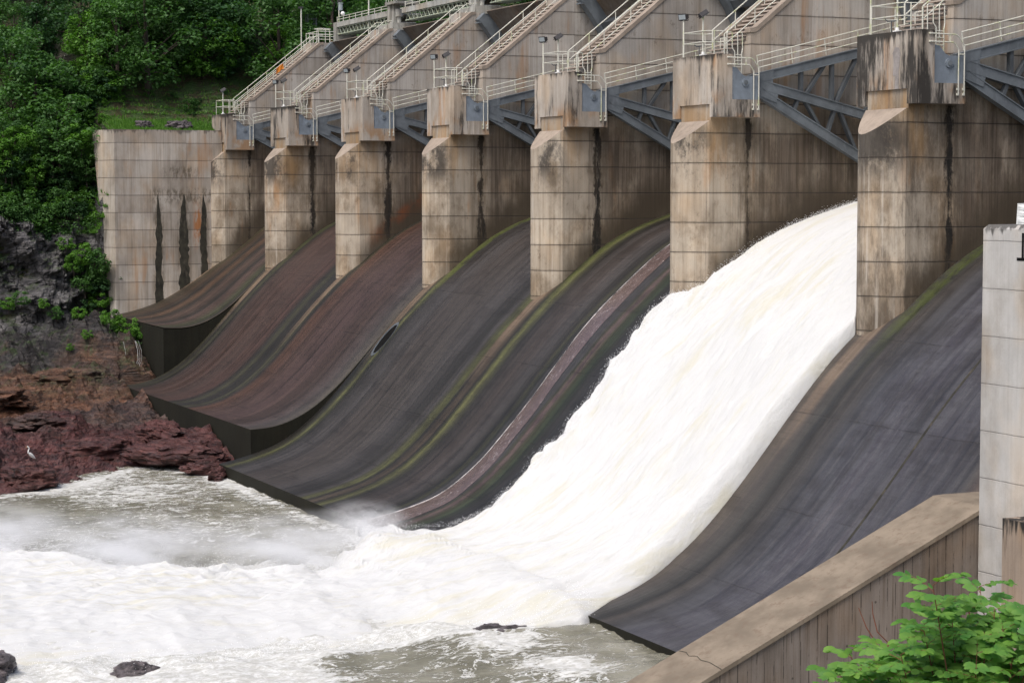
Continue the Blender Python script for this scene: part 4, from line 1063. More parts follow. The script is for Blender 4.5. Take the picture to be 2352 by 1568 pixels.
# ================================================================== FALLING WATER (one continuous body from the gate to the river)
jy = np.concatenate([np.arange(11.2, -13.8, -.14), np.arange(-13.8, -46, -.17), np.arange(-46, -95, -.6)])
ju = np.linspace(0, 1, 300)
YY = np.repeat(jy[:, None], len(ju), 1)
XL = np.interp(jy[::-1], [-95, -60, -45, -38, -33, -29, -26, -20, -17, -15.5, -14.3, -13.2, -11.5, -10, -8.5, -6.5, -3, -1, -.2, .3, .8, 12], [-62, -46, -38, -34, -28.5, -22, -18, -17.2, -18.5, -20.5, -24.0, -22.6, -19.4, -17.6, -16.9, -17.2, -17.5, -17.3, -16.8, -15.9, -15.44, -15.44])[::-1]
XR = np.interp(jy[::-1], [-95, -60, -45, -38, -30, -22, -17, -14.4, -12.5, -9, 0, .3, .7, 1.2, 12], [4, 1, -.5, -.5, 1.2, .6, 1.3, 2.2, 1.0, .1, -.3, -.62, -1.08, -1.5, -1.56])[::-1]
XL = XL+smooth((-.5-jy)/3)*.40*fbm(jy*.9, jy*0+3, oct=7, seed=51, gain=.62)+smooth((-14-jy)/4)*1.1*fbm(jy*.35, jy*0+8, oct=4, seed=52)
XR = XR+smooth((-14-jy)/4)*.9*fbm(jy*.30, jy*0+2, oct=4, seed=53)
XX = XL[:, None]+(XR-XL)[:, None]*ju[None, :]
base = np.where(YY > -14, profA(YY), 0)
tl = smooth((-14-YY)/7.0)
post = -10.55+(WL-.35+10.55)*tl
base = np.where(YY > -14, base, post)
T = np.interp(jy[::-1], [-95, -60, -40, -26, -18, -14, -11, -8, -4, 0, 4, 8, 11.2], [.5, .9, 1.15, 1.25, 1.1, .98, 1.05, 1.25, 1.3, 1.1, .78, .60, .45])[::-1][:, None]
dl = (XX-XL[:, None]); dr = (XR[:, None]-XX)
wl = np.where(YY > -9, .8, np.where(YY > -14, 5.0, 3.0)); wl = np.interp(YY, [-16, -13, -10.5, -8], [3.0, 8.0, 4.5, .8])
wr = np.interp(YY, [-24, -17, -14, -10, -1, 0], [9.0, 6.0, 2.2, 1.0, .5, .06])
edge = smooth(dl/wl)**.7*smooth(dr/wr)**.6
na = smooth((9-YY)/9)
nf = fbm(XX*.75, YY*.30, base*.3, oct=6, seed=61, gain=.58)
ng = fbm(XX*.22, YY*.14, base*.14, oct=3, seed=63)
rivn = fbm(XX*.33, YY*.55, oct=6, seed=64, gain=.56)
riv = smooth((-13.5-YY)/4)
hh = T*edge*(1+.22*ng*(1-.6*riv))
rough_ = (.05+.16*na)*(1-riv)*nf+riv*(.10+.16*np.exp(-(dl/5)**2))*(rivn+.6*fbm(XX*1.6, YY*2.0, oct=4, seed=66))
# the far edge boils higher, the near edge is thin and smooth
farb = np.exp(-(dl/2.2)**2)*smooth((6-YY)/8)*(1-riv)*smooth((YY+11.5)/3)
hh += farb*.45*smooth(dl/.4)*(1+.7*nf)
skirt = np.minimum(smooth(dl/.35), smooth(dr/np.interp(YY, [-1, 0], [.3, .05])))
nr = smooth(dr/2.5)*.85+.15
hh *= 1-.80*np.exp(-(dl/7)**2)*np.exp(-((YY+13.4)/2.0)**2)
ZZ = base-.12+ (hh+rough_*edge*nr)*1.0 - (1-skirt)*.35
ZZ = np.where(YY < -14.2, np.maximum(ZZ, WL-.6), ZZ)
fall = grid_mesh('falling_water', XX, YY, ZZ, M_froth, smooth_=True); tag(fall, kind='structure')

# spray thrown up: drops (one object) in the air around the boiling edges
def drops(name, n, fn, seed):
    r = np.random.RandomState(seed); V = []; F = []
    for i in range(n):
        x, y, z, s = fn(r)
        a = r.normal(size=(3, 3)); 
        q, _ = np.linalg.qr(a)
        p = np.array([(1, 0, 0), (-.5, .87, 0), (-.5, -.87, 0), (0, 0, 1.3)]) @ q.T*s+np.array((x, y, z))
        b0 = len(V); V += [tuple(t) for t in p]; F += [(b0, b0+1, b0+2), (b0, b0+3, b0+1), (b0+1, b0+3, b0+2), (b0+2, b0+3, b0)]
    n = NT('spray_drops')
    d = n.t.nodes.new('ShaderNodeBsdfDiffuse'); d.inputs[0].default_value = (.94, .95, .96, 1)
    t = n.t.nodes.new('ShaderNodeBsdfTranslucent'); t.inputs[0].default_value = (.94, .95, .96, 1)
    ms = n.t.nodes.new('ShaderNodeMixShader'); ms.inputs[0].default_value = .5
    n.L(d.outputs[0], ms.inputs[1]); n.L(t.outputs[0], ms.inputs[2]); n.L(ms.outputs[0], n.out.inputs[0])
    return meshobj(name, V, F, n.m)
def zc(y): return float(profA(y)) if y > -14 else -10.4+(WL+10.4)*min(1, (-14-y)/7)
def f_edge(r):
    m = r.rand()
    if m < .45:      # along the boiling far edge of the jet on the chute
        j = r.randint(8, 178); i = min(int(abs(r.normal())*11), 80); lift = abs(r.normal())*.09
    elif m < .82:    # far edge of the boil on the river
        j = r.randint(176, 345); i = min(int(abs(r.normal())*20), 120); lift = abs(r.normal())*.38
    else:
        j = r.randint(176, 360); i = 299-min(int(abs(r.normal())*16), 90); lift = abs(r.normal())*.2
    return XX[j, i]+r.normal()*.12, YY[j, i]+r.normal()*.12, max(ZZ[j, i], WL-.1 if YY[j, i] < -14 else ZZ[j, i])+.02+lift, r.uniform(.008, .022)
dr_ = drops('spray', 22000, f_edge, 5); tag(dr_, 'white spray drops thrown up along the edges of the falling water', 'spray', kind='stuff')

# mist: soft bodies of fine droplets hanging over the boiling edges
mm_ = bpy.data.materials.new('mist'); mm_.use_nodes = True; nt = mm_.node_tree; nt.nodes.clear()
mo_ = nt.nodes.new('ShaderNodeOutputMaterial'); pv = nt.nodes.new('ShaderNodeVolumePrincipled')
pv.inputs['Color'].default_value = (.97, .98, 1, 1); pv.inputs['Anisotropy'].default_value = .1
tc = nt.nodes.new('ShaderNodeTexCoord'); ln = nt.nodes.new('ShaderNodeVectorMath'); ln.operation = 'LENGTH'
nt.links.new(tc.outputs['Object'], ln.inputs[0])
nz_ = nt.nodes.new('ShaderNodeTexNoise'); nz_.inputs['Scale'].default_value = 2.6; nz_.inputs['Detail'].default_value = 4; nz_.inputs['Roughness'].default_value = .65
nt.links.new(tc.outputs['Object'], nz_.inputs['Vector'])
m1 = nt.nodes.new('ShaderNodeMapRange'); m1.interpolation_type = 'SMOOTHSTEP'; m1.inputs[1].default_value = 1.0; m1.inputs[2].default_value = .1
nt.links.new(ln.outputs['Value'], m1.inputs[0])
m2 = nt.nodes.new('ShaderNodeMapRange'); m2.inputs[1].default_value = .38; m2.inputs[2].default_value = .68
nt.links.new(nz_.outputs['Fac'], m2.inputs[0])
m3 = nt.nodes.new('ShaderNodeMath'); m3.operation = 'MULTIPLY'; nt.links.new(m1.outputs[0], m3.inputs[0]); nt.links.new(m2.outputs[0], m3.inputs[1])
m4 = nt.nodes.new('ShaderNodeMath'); m4.operation = 'MULTIPLY'; m4.inputs[1].default_value = .85; nt.links.new(m3.outputs[0], m4.inputs[0])
nt.links.new(m4.outputs[0], pv.inputs['Density']); nt.links.new(pv.outputs[0], mo_.inputs['Volume'])
MISTS = [((-17.0, -20.5, -10.2), (4.2, 6.5, 1.9)), ((-19.5, -27.5, -10.2), (5.0, 5.5, 2.0)), ((-27, -33.5, -10.4), (6.5, 6.5, 1.9)), ((-21, -15.2, -10.0), (4.0, 2.6, 1.3))]
mv, mf = uvs((0, 0, 0), 1, 24, 14)
mist_o = None
for c, s_ in MISTS:
    o = meshobj('mist', mv, mf, mm_); o.location = c; o.scale = s_
    tag(o, 'soft white mist hanging over the foot of the falling water', 'mist', 'mist over the boiling water', kind='stuff')

# the thin sheet of water running down the wet bay, with its white ripples
def film(name, pts, w0, mat, dz=.03, rows_=110):
    V = []; F = []
    ys = np.linspace(8, -14.02, rows_)
    for y in ys:
        xl = np.interp(y, [-14, -9, -4, 0, 8], [a[0] for a in pts]); xr = np.interp(y, [-14, -9, -4, 0, 8], [a[1] for a in pts])
        xl += .10*vnoise([y*.8], [1.])[0]; xr += .10*vnoise([y*.8], [7.])[0]
        for t in np.linspace(0, 1, 9): V.append((xl+(xr-xl)*t, y, float(profA(y))+dz*math.sin(math.pi*min(max(t, .02), .98))+.012))
    for j in range(rows_-1):
        for i in range(8): F.append((j*9+i, (j+1)*9+i, (j+1)*9+i+1, j*9+i+1))
    return meshobj(name, V, F, mat, smooth=True)
n = NT('thin_brown_water')
rr_ = n.noise(n.vec(n.mul(n.x, 1.6), n.mul(n.y, 1.5), n.mul(n.z, 1.5)), 1, 5, .7, 1.)
arc = n.M('ABSOLUTE', n.mul(n.sub(n.noise(n.vec(n.mul(n.x, 1.8), n.add(n.mul(n.y, .95), n.mul(n.z, .9)), 0.), 1, 3, .6, .9), .5), 2.))
col = n.mix(n.ss(rr_, .35, .65), (.085, .06, .056), (.115, .082, .078))
col = n.mix(n.mul(n.mul(n.ss(arc, .022, .0), n.ss(rr_, .48, .6)), .6), col, (.6, .58, .58, 1))
n.bsdf(col, .25, n.bump(rr_, .4, .03), spec=.5)
f1 = film('water_sheet', [(-25.0, -22.6), (-24.3, -22.5), (-24.3, -22.9), (-24.9, -23.2), (-25.2, -23.6)], 2, n.m)
tag(f1, 'thin purplish-brown sheet of water running down the bay left of the falling water', 'water sheet')
tag(film('water_sheet_edge', [(-25.05, -25.0), (-24.34, -24.3), (-24.34, -24.3), (-24.94, -24.9), (-25.24, -25.2)], 2, simple('grey_foam', (.33, .31, .31), .5, var=.5, scale=2.5), .03), 'narrow white foaming edge line along the left of the thin water sheet', 'foam line')
# small trickles over the lip and down the rocks
m = MB()
for (x, w) in ((-25.0, .10), (-23.6, .12), (-22.8, .06)):
    pts_ = [(x, -14.0, -10.56), (x-.02, -14.12, -10.62), (x, -14.2, -10.9), (x+.03, -14.26, WL)]
    m.tube(pts_, w*.5, 6, 1.5)
tag(m.build('lip_trickle', M_froth), 'thin white trickles falling over the lip of the dark chute', 'trickle')

# ================================================================== ROCKS IN THE RIVER
def boulder(name, loc, size, label, mat, seed, cat='rock', group=None, rot=0., flat=0.):
    nu, nv = 64, 34; V = []
    for j in range(nv+1):
        t = math.pi*j/nv
        for i in range(nu):
            p = 2*math.pi*i/nu; V.append((math.sin(t)*math.cos(p), math.sin(t)*math.sin(p), math.cos(t)))
    V = np.array(V); q = 1.5
    d = 1+.28*fbm(V[:, 0]*q+seed, V[:, 1]*q, V[:, 2]*q, oct=5, seed=seed)
    d += .05*fbm(V[:, 0]*6, V[:, 1]*6, V[:, 2]*7, oct=3, seed=seed+2)
    d += .16*np.round(2.2*fbm(V[:, 0]*2.6, V[:, 1]*2.6+seed, V[:, 2]*4, oct=2, seed=seed+5))/2.2
    V = V*d[:, None]*np.array(size)
    c, s_ = math.cos(rot), math.sin(rot)
    V = np.stack([V[:, 0]*c-V[:, 1]*s_, V[:, 0]*s_+V[:, 1]*c, V[:, 2]], 1)
    F = [(j*nu+i, (j+1)*nu+i, (j+1)*nu+(i+1) % nu, j*nu+(i+1) % nu) for j in range(nv) for i in range(nu)]
    o = meshobj(name, V, F, mat, smooth=False); o.location = loc
    return tag(o, label, cat, group)
boulder('river_rock', (1.3, -18.1, -11.42), (.85, 1.6, .62), 'long grey wet rock breaking the water below the white band, right of centre', M_drock, 3, rot=.15)
boulder('river_rock', (.4, -32.3, -11.5), (.45, .85, .45), 'small dark rock poking through the white foam, lower left', M_drock, 8)
boulder('river_rock', (-1.4, -37.5, -11.2), (1.8, 1.0, .9), 'dark rock cut by the left edge of the photo, bottom corner', M_drock, 12)
if 0: boulder('river_rock', (4.4, -28.3, -11.66), (1.0, 1.5, .45), 'flat dark rock at the bottom edge, left of centre', M_drock, 15)
if 0: boulder('river_rock', (1.6, -23.4, -11.58), (.6, 1.1, .42), 'low dark rock at the lower rim of the white foam', M_drock, 19)
for i, (x, y, z, s, lb) in enumerate([(-50.6, -26.0, -10.9, (2.2, 1.7, .9), 'orange-red boulder at the water edge below the egret'),
        (-56, -15.6, -10.5, (3.2, 2.2, .9), 'dark red boulder at the foot of the raised lip, beside the muddy water'),
        (-60.5, -19.0, -10.6, (2.8, 1.8, .8), 'dark red rock in the middle of the shoreline'),
        (-52.5, -29.5, -10.7, (2.2, 2.0, 1.1), 'dark red boulder at the left edge of the shoreline'),
        (-70, -21, -9.6, (3.0, 2.0, .8), 'brown-red rock hump on the shelf behind the shoreline'),
        (-80, -23, -8.7, (3.6, 2.6, .9), 'orange-brown rock hump on the shelf at the left edge'),
        (-86, -16, -8.0, (2.8, 2.2, .8), 'dark brown rock hump below the shrubby mound'),
        (-51.6, -14.6, -10.9, (1.6, .9, .55), 'blackish rock rubble against the left corner of the lowest lip'),
        (-49.2, -14.5, -11.2, (1.3, .5, .5), 'small blackish rock under the left corner of the lowest lip'),
        (-63.5, -14.3, -9.9, (3.2, 1.5, .9), 'dark red ledge leaning on the raised lip wall')]):
    boulder('bank_boulder', (x, y, z), s, lb, M_rock, 30+i, rot=i*.7)
boulder('hill_boulder', (-104.6, -1.6, 12.3), (.8, 1.2, .6), 'grey boulder lying in the grass behind the abutment wall, larger one', M_drock, 44)
boulder('hill_boulder', (-104.9, -4.7, 12.4), (.7, .8, .5), 'small dark boulder in the grass behind the abutment wall, left one', M_drock, 47)
# little cascades beside the shrubby mound
m = MB()
def casc(pts, r): m.tube(pts, r, 5, 1.3)
for i, (y, w) in enumerate(((-10.9, .009), (-9.9, .014), (-9.6, .008), (-9.75, .008))):
    pts = [(-88.2-.2*i, y, -5.3), (-87.8, y+.05, -6.0), (-87.5, y, -6.8), (-87.2, y-.25, -7.1), (-86.8, y-.4, -7.9)]
    casc(pts, w)
tag(m.build('cascade', simple('thin_water', (.42, .43, .43), .4, var=.4, scale=4)), 'thin white cascades dripping off the shrubby rock mound beside the chute', 'cascade')

# ================================================================== EGRET
def egret(x, y, z):
    r = empty('egret', (x, y, z), 'small white egret standing on the red rocks at the left edge', 'bird')
    m = MB(); bod = []
    V, F = uvs((0, 0, 0), 1, 14, 10); out = []
    for a, b_, c in V:
        # teardrop body along y, tail drooping
        yy = a*.30; w = (.12+.02*a)*(1-.35*max(0, -a)); out.append((b_*w, yy, .40+.20*a+c*w*1.05))
    m.add(out, F)
    neck = [(0, .22, .52), (0, .33, .62), (0, .30, .76), (0, .24, .86), (0, .27, .96), (0, .34, .99)]
    m.tube(neck, .045, 8, .62)
    V, F = uvs((0, .36, .99), .042, 10, 7, (1, 1.35, 1)); m.add(V, F)
    m.build('body', M_feather, r, True)
    m = MB(); m.tube([(0, .40, .99), (0, .53, .965)], .014, 6, .2); m.build('beak', M_beak, r)
    for s in (-.04, .04):
        m = MB(); m.tube([(s, .02, .34), (s, .06, .18), (s, .02, 0)], .010, 5)
        for q in (-.4, 0, .4): m.tube([(s, .02, .01), (s+.06*math.sin(q), .02+.07*math.cos(q), .0)], .006, 4)
        m.build('leg', M_black, r)
    return r
bo = next(o for o in bpy.data.objects if o.get('label', '').startswith('orange-red boulder'))
vt = max((Vector(v.co)+bo.location for v in bo.data.vertices if abs(v.co.x) < 1.3), key=lambda v: v.z)
eg = egret(vt.x, vt.y, vt.z-.03); eg.rotation_euler.z = R(215)

# ================================================================== FOLIAGE
def leaf_cloud(rs, centers, radii, per, size, flat=.6):
    """small folded leaf-cluster faces spread through clumps"""
    C_ = []; 
    for c, r_ in zip(centers, radii):
        d = rs.normal(size=(per, 3)); d /= np.linalg.norm(d, axis=1)[:, None]
        rad = r_*rs.uniform(.35, 1.0, per)**.6
        p = np.array(c)+d*rad[:, None]*np.array((1, 1, .72)); C_.append(np.concatenate([p, d], 1))
    A = np.concatenate(C_); n = len(A); P_ = A[:, :3]; D = A[:, 3:]
    up_ = D*.6+np.array((0, 0, .9))+rs.normal(size=(n, 3))*.45; up_ /= np.linalg.norm(up_, axis=1)[:, None]
    t = np.cross(up_, rs.normal(size=(n, 3))); t /= np.linalg.norm(t, axis=1)[:, None]; b = np.cross(up_, t)
    s = size*rs.uniform(.55, 1.25, n)[:, None]
    v0 = P_-t*s*.5; v1 = P_+b*s*.30+up_*s*.06; v2 = P_+t*s*.5-up_*s*.15; v3 = P_-b*s*.30+up_*s*.06
    V = np.stack([v0, v1, v2, v3], 1).reshape(-1, 3)
    F = np.arange(n*4).reshape(-1, 4)
    return V, F
def cloud_obj(name, V, F, mat, parent):
    me = bpy.data.meshes.new(name); me.vertices.add(len(V)); me.vertices.foreach_set('co', V.astype(np.float32).ravel())
    me.loops.add(F.size); me.loops.foreach_set('vertex_index', F.ravel().astype(np.int32))
    me.polygons.add(len(F)); me.polygons.foreach_set('loop_start', np.arange(0, F.size, 4, dtype=np.int32)); me.update(calc_edges=True)
    me.materials.append(mat); o = bpy.data.objects.new(name, me); COL.objects.link(o); o.parent = parent; return o
def make_tree(seed, H, Rr, mat, bark, shape='round', nclump=82, per=56, size=.42, name='tree'):
    rs = np.random.RandomState(seed); r = empty(name, (0, 0, 0), None, 'tree' if name == 'tree' else 'shrub')
    cs = []; rad = []
    for i in range(nclump):
        a = rs.uniform(0, 6.283); u = rs.uniform(-1, 1)
        if shape == 'tall': hz = H*(.14+.82*(i/nclump)); rr = Rr*(1-.72*(i/nclump)**1.4)*rs.uniform(.45, 1)
        else:
            hz = H*.53+H*.45*u; rr = Rr*math.sqrt(max(.12, 1-u*u*.85))*rs.uniform(.5, 1.05)
        cs.append((rr*math.cos(a)+rs.normal()*.15, rr*math.sin(a)+rs.normal()*.15, hz)); rad.append(Rr*rs.uniform(.20, .36))
    V, F = leaf_cloud(rs, cs, rad, per, size); cloud_obj('crown', V, F, mat, r)
    m = MB(); tip = Vector((rs.normal()*.3, rs.normal()*.3, H*.82))
    m.tube([(0, 0, -.8), tip*.35+Vector((rs.normal()*.15, 0, 0)), tip*.7, tip], .03*H, 7, .25)
    for i in range(0, nclump, 5):
        c = Vector(cs[i]); s0 = tip*min(.85, max(.2, (c.z-.25*H)/tip.z*.9)); m.tube([s0, (s0+c)/2+Vector((0, 0, .1)), c], .008*H, 5, .4)
    m.build('trunk', bark, r)
    return r
P_ = [make_tree(11, 9.5, 3.3, M_leaf, M_barkd), make_tree(12, 8.0, 3.8, M_leafd, M_barkd), make_tree(13, 12.0, 3.0, M_leafd, M_barkd, 'tall', 86),
      make_tree(14, 7.0, 3.2, M_leaff, M_barkd, nclump=70), make_tree(15, 10.5, 3.6, M_leaf, M_barkd, nclump=74)]
KIND = ['rounded mid green tree', 'broad dark green tree', 'tall pointed dark tree', 'low bright green leafy tree', 'tall loose-crowned green tree']
def hz(x, y):
    j = int(np.argmin(np.abs(rows-y))); X_ = GX[j][-64:]; i = int(np.argmin(np.abs(X_-x))); return float(GZ[j][-64:][i])
def to_px(v):
    d = Vector(v)-CAM; zz = d.dot(fw); return 1176+4800*d.dot(rt)/zz, 784-4800*d.dot(up)/zz
def from_px(px, py, xx):
    d = fw+rt*((px-1176)/4800)+up*((784-py)/4800); t = (xx-CAM.x)/d.x; return CAM+d*t
spots = []
rs = random.Random(4)
for xx, step, kinds in ((-106.5, 4.2, (0, 3, 0, 1)), (-110.5, 4.2, (1, 0, 4, 2)), (-113.2, 2.9, (3, 1, 0, 4)), (-117.0, 3.5, (2, 1, 0, 4)), (-121.5, 5.4, (1, 4, 2, 0)), (-129, 6, (0, 1, 2, 4)), (-138, 7, (1, 0, 2, 4))):
    y = -24.0
    while y < 46:
        yy = y+rs.uniform(-1.2, 1.2); x = xx+rs.uniform(-1.6, 1.6)
        y += step*rs.uniform(.8, 1.2)
        if -9.5 < yy < 12 and x > -112.2: continue      # the grassy slope behind the abutment wall
        if yy > 8 and x > -111: continue
        if yy > 27 and x > -114: continue
        spots.append((x, yy, rs.choice(kinds), rs.uniform(.62, 1.05)))
spots.append((-114.5, 3.5, 3, .9)); spots.append((-114, -7.5, 3, .8)); used = set(); idx = 0
rowsn = [[], [], []]
insts = []
for (x, y, kd, sc) in spots:
    z = hz(x, y)-.3
    px, py = to_px((x, y, z+5*sc))
    if px < -120 or px > 1500 or py < -330 or (px > 1100 and py > 60): continue
    g = P_[kd] if kd not in used else copy_tree(P_[kd]); used.add(kd)
    g.location = (x, y, z); g.rotation_euler.z = rs.uniform(0, 6.28); g.scale = (sc*rs.uniform(.9, 1.15),)*2+(sc,)
    insts.append((g, px, py, kd))
# labels: by kind and by place in the picture
insts.sort(key=lambda t: t[1])
bykind = {}
ordn = ['first', 'second', 'third', 'fourth', 'fifth', 'sixth', 'seventh', 'eighth', 'ninth', 'tenth', 'eleventh', 'twelfth', 'thirteenth', 'fourteenth', 'fifteenth', 'sixteenth', 'seventeenth', 'eighteenth', 'nineteenth', 'twentieth']
for g, px, py, kd in insts:
    band = 'high on the hill' if py < 60 else ('halfway up the hill' if py < 230 else 'low above the cliff')
    c = bykind.setdefault((kd, band), 0); bykind[(kd, band)] = c+1
    g['label'] = '%s %s, %s such from the left' % (KIND[kd], band, ordn[min(c, 19)]); g['group'] = 'trees on the hillside'
# one bare pale trunk at the upper left
r = empty('tree', (-104.5, -19.3, 8.0), 'slender tree with a long bare white trunk at the upper left corner', 'tree')
m = MB(); m.tube([(0, 0, -2), (.1, -.15, 2.5), (0, .1, 4.6), (.15, -.05, 7.2), (0, -.1, 10)], .16, 8, .6); m.tube([(.08, 0, 6.6), (.1, .9, 7.5), (.1, 1.7, 7.8)], .06, 6, .4); m.build('trunk', M_bark, r)
rs_ = np.random.RandomState(5); V, F = leaf_cloud(rs_, [(0, rs_.normal()*1.5, 10+rs_.normal()*.8) for _ in range(16)], [1.0]*16, 40, .4); cloud_obj('crown', V, F, M_leafd, r)

# shrubs: hanging growth on the cliff, the green mound, fringe along the wall
SH = [make_tree(31, 2.2, 1.5, M_leaff, M_barkd, nclump=30, per=50, size=.26, name='shrub'), make_tree(32, 2.6, 1.7, M_leaf, M_barkd, nclump=32, per=50, size=.28, name='shrub'),
      make_tree(33, 1.6, 1.3, M_leafd, M_barkd, nclump=24, per=46, size=.26, name='shrub')]
SK = ['bright green shrub', 'mid green shrub', 'dark green shrub']
sh = []
rs = random.Random(9)
for py in (330, 385, 440, 490, 530):           # cliff-top thicket
    for i in range(9):
        px = 10+i*27+rs.uniform(-14, 14); xx = -104.8+(.0 if py > 480 else -.8)+rs.uniform(-.5, .5)
        if px > 235: continue
        p = from_px(px, py+rs.uniform(-18, 18), xx); sh.append((p.x, p.y, p.z-.9, rs.choice((0, 1, 1, 2)), rs.uniform(.7, 1.15), 'on the steep bank above the rock cliff'))
for px, py, s, kd in ((185, 590, .8, 0), (215, 620, .9, 1), (195, 650, .75, 1), (230, 660, .8, 2), (170, 610, .6, 0), (225, 690, .75, 0), (240, 640, .7, 1), (150, 560, .55, 0), (205, 700, .6, 2)):
    p = from_px(px, py, -102.3); sh.append((p.x, p.y, p.z-.9*s, kd, s, 'hanging on the cliff against the wing wall'))
for px, py, s, kd in ((255, 735, .55, 0), (290, 760, .75, 0), (325, 765, .7, 0), (300, 800, .6, 0), (345, 790, .55, 1), (285, 815, .5, 1), (225, 728, .5, 0), (180, 722, .45, 0), (130, 724, .4, 1), (265, 775, .5, 1), (20, 700, .5, 0), (50, 690, .45, 1), (100, 700, .35, 0)):
    xx = -92.5 if px > 240 else -100.5
    p = from_px(px, py, xx); sh.append((p.x, p.y, p.z-.8*s, kd, s, 'on the rock mound below the highest lip' if px > 240 else 'at the foot of the cliff'))
for px, py, s, kd in ((200, 770, .35, 0), (235, 800, .3, 1), (160, 800, .25, 0)):
    p = from_px(px, py, -91); sh.append((p.x, p.y, p.z-.8*s, kd, s, 'on the dark rock shelf'))
# low growth on the grassy slope and behind the wall
for i in range(58):
    y = rs.uniform(-9, 11); x = rs.uniform(-112.5, -106.5); s = rs.uniform(.3, .55)
    if i > 33: x = rs.uniform(-112.6, -110.8); s = rs.uniform(.8, 1.25)
    if i > 22: y = rs.uniform(-9.5, -6.5)
    sh.append((x, y, hz(x, y)-.3, rs.choice((0, 1, 2)), s, 'in the clearing behind the abutment wall'))
usedk = set(); cnt = {}
sh.sort(key=lambda t: to_px(t[:3])[0])
for x, y, z, kd, s, where in sh:
    g = SH[kd] if kd not in usedk else copy_tree(SH[kd]); usedk.add(kd)
    g.location = (x, y, z); g.rotation_euler.z = rs.uniform(0, 6.28); g.scale = (s, s, s*rs.uniform(.8, 1.1))
    c = cnt.setdefault((kd, where), 0); cnt[(kd, where)] = c+1
    g['label'] = '%s %s, %s from the left' % (SK[kd], where, ordn[min(c, 19)]); g['group'] = 'shrubs of the left bank'
# grass on the clearing
rs_ = np.random.RandomState(8); V = []; F = []
for i in range(22000):
    y = rs_.uniform(-10, 9.5); x = -102.3-abs(rs_.normal())*4.2
    z = hz(x, y)
    a = rs_.uniform(0, 6.28); h_ = rs_.uniform(.12, .38); w = .05
    ca, sa = math.cos(a)*w, math.sin(a)*w; lx, ly = rs_.normal()*.12, rs_.normal()*.12; b0 = len(V)
    V += [(x-ca, y-sa, z-.03), (x+ca, y+sa, z-.03), (x+lx, y+ly, z+h_)]; F.append((b0, b0+1, b0+2))
tag(meshobj('grass', V, F, M_grass), 'green grass on the slope behind the abutment wall', 'grass', kind='stuff')
rs_ = np.random.RandomState(18)
fc = [(-103.4-abs(rs_.normal())*.35, rs_.uniform(-25, -9.6), rs_.uniform(3.2, 6.5)) for _ in range(150)]
V, F = leaf_cloud(rs_, fc, [.55]*len(fc), 34, .24)
g = cloud_obj('creeper', V, F, M_leaf, None); tag(g, 'creeping greenery matted over the top of the rock cliff', 'creeper', kind='stuff')

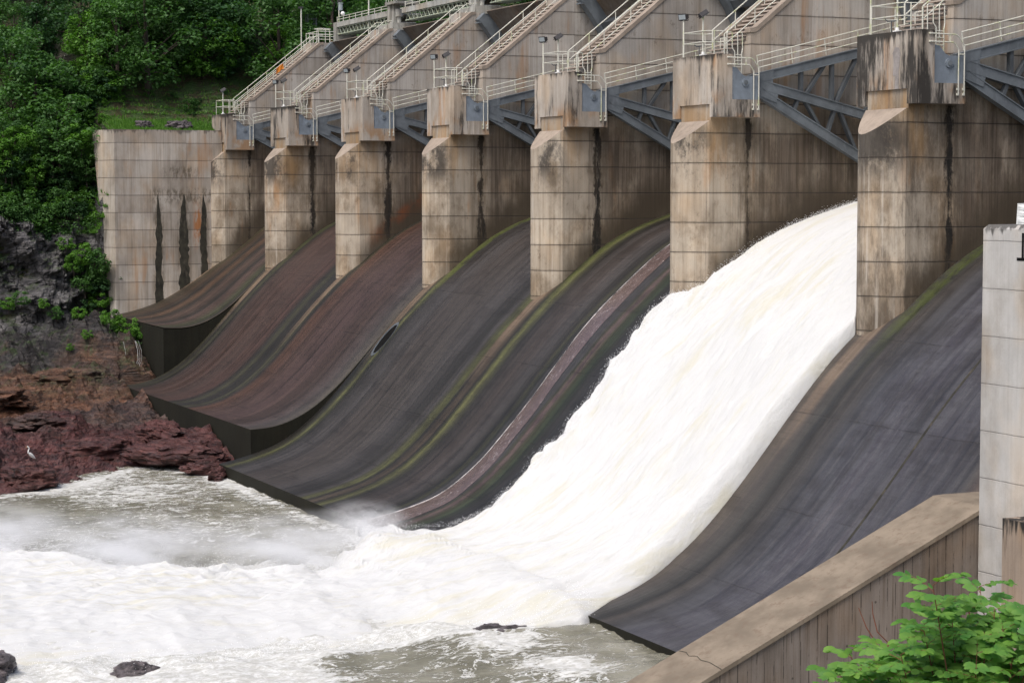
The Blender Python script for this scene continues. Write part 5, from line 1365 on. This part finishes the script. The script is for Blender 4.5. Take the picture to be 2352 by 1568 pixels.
# ================================================================== NEAR LEAFY BUSH (lower right)
def near_bush():
    rs = random.Random(21)
    def at(px, py, d):
        v = (fw+rt*((px-1176)/4800)+up*((784-py)/4800)); return CAM+v*d
    basep = at(2290, 1900, 22.); basep.z = min(basep.z, -.9)
    root = empty('leafy_bush', basep, 'bright green bush of oval leaflets in the near lower right corner', 'bush')
    st = MB(); lv_v = []; lv_f = []
    def leaf(p, d, n_, L_, w):
        d = d.normalized(); s = d.cross(n_).normalized(); n2 = s.cross(d).normalized(); b0 = len(lv_v)
        prof = [(0, 0, 0), (.16, .68, .02), (.42, 1., .03), (.72, .84, .02), (.9, .45, .0), (1, 0, -.02)]
        for t, ww, hh_ in prof:
            c = p+d*(L_*t)-n2*(.18*L_*t*t)
            lv_v.append(tuple(c+s*w*.5*ww+n2*hh_*L_)); lv_v.append(tuple(c)); lv_v.append(tuple(c-s*w*.5*ww+n2*hh_*L_))
        for i in range(5):
            a = b0+3*i; lv_f.append((a, a+1, a+4, a+3)); lv_f.append((a+1, a+2, a+5, a+4))
    def frond(p, d, L_):
        d = d.normalized(); pts = [p]; cur = d.copy(); q = p.copy(); nseg = 5
        for i in range(nseg): cur = (cur+Vector((0, 0, -.11))).normalized(); q = q+cur*(L_/nseg); pts.append(q.copy())
        st.tube(pts, .004, 5, .5)
        upv = Vector((0, 0, 1))
        for i in range(1, nseg+1):
            t = (pts[i]-pts[i-1]).normalized(); side = t.cross(upv).normalized()
            nn = side.cross(t).normalized()
            for s in (-1, 1):
                dd_ = side*s*.9+t*.55+Vector((rs.gauss(0, .14), rs.gauss(0, .14), rs.gauss(0, .16)))
                leaf(pts[i], dd_, (nn*.7-fw*.55+Vector((rs.gauss(0, .28), rs.gauss(0, .28), .1))).normalized(), rs.uniform(.105, .150)*(1.1 if i < nseg else .9), rs.uniform(.062, .084))
        leaf(pts[-1], cur, Vector((0, 0, 1)), .11, .06)
    tips = []
    bound = [(1985, 1560), (1950, 1500), (2010, 1510), (2060, 1530), (2120, 1540), (2150, 1345), (2120, 1400), (2180, 1380), (2250, 1350), (2230, 1400), (2310, 1420), (2340, 1400), (2330, 1470), (2270, 1450), (2200, 1450), (2150, 1470), (2100, 1500), (2040, 1480), (1930, 1545),
             (2160, 1520), (2220, 1510), (2280, 1520), (2340, 1530), (2100, 1560), (2050, 1580), (2180, 1570), (2240, 1570), (2300, 1580), (2352, 1590), (2130, 1610), (2200, 1630), (2280, 1630), (2000, 1600), (2080, 1640), (2110, 1440), (2075, 1500), (2200, 1410), (2270, 1390), (2170, 1430), (2300, 1450), (2240, 1430), (2130, 1480), (2190, 1490), (2250, 1490), (2320, 1500), (2020, 1545), (1975, 1525), (2050, 1560), (2120, 1580), (2210, 1560), (2290, 1555), (2380, 1480), (2400, 1560), (2380, 1420)]
    for px, py in bound:
        tips.append(at(px+rs.uniform(-14, 14), py+rs.uniform(-6, 14), 22+rs.uniform(-1.0, 1.0)))
    for tp in tips:
        mid = basep.lerp(tp, .55)+Vector((rs.gauss(0, .08), rs.gauss(0, .08), -.12))
        st.tube([basep+Vector((rs.gauss(0, .12), rs.gauss(0, .12), 0)), mid, tp], .014, 6, .3)
        ax = (tp-mid).normalized()
        for j in range(9):
            a = j*2.4+rs.random(); h_ = Vector((math.cos(a), math.sin(a), rs.uniform(.05, .6)))
            frond(tp-ax*.075*j, h_+ax*.35, rs.uniform(.26, .44))
    o = meshobj('leaves', lv_v, lv_f, M_near, smooth=True); o.parent = root; o.location = -basep
    s_ = st.build('stems', M_twig, root); s_.location = -basep
near_bush()
# a bare forked twig in front of the training wall
def at_(px, py, d): return CAM+(fw+rt*((px-1176)/4800)+up*((784-py)/4800))*d
tb = at_(2030, 1700, 26)
r = empty('bare_twig', tb, 'thin bare reddish twigs rising in front of the training wall, left of the bush', 'twig')
m = MB()
for pts in ([(2030, 1700), (2015, 1480), (1990, 1440), (1972, 1395)], [(2030, 1700), (2040, 1475), (2015, 1450), (2005, 1410), (2003, 1380)], [(1560, 1700), (1500, 1560), (1506, 1530), (1494, 1505)]):
    if pts[0][0] == 1560: continue
    m.tube([at_(a, b_, 26)-tb for a, b_ in pts], .012, 5, .4)
m.build('stems', M_twig, r)
# camera clearance and clean-up
for o in bpy.data.objects:
    if o.type == 'MESH' and o.parent is None and 'kind' not in o and 'label' not in o: print('UNLABELLED', o.name)
S.cycles.volume_step_rate = 1.0; S.cycles.volume_bounces = 4
S.cycles.transparent_max_bounces = 16
S.cycles.max_bounces = 8
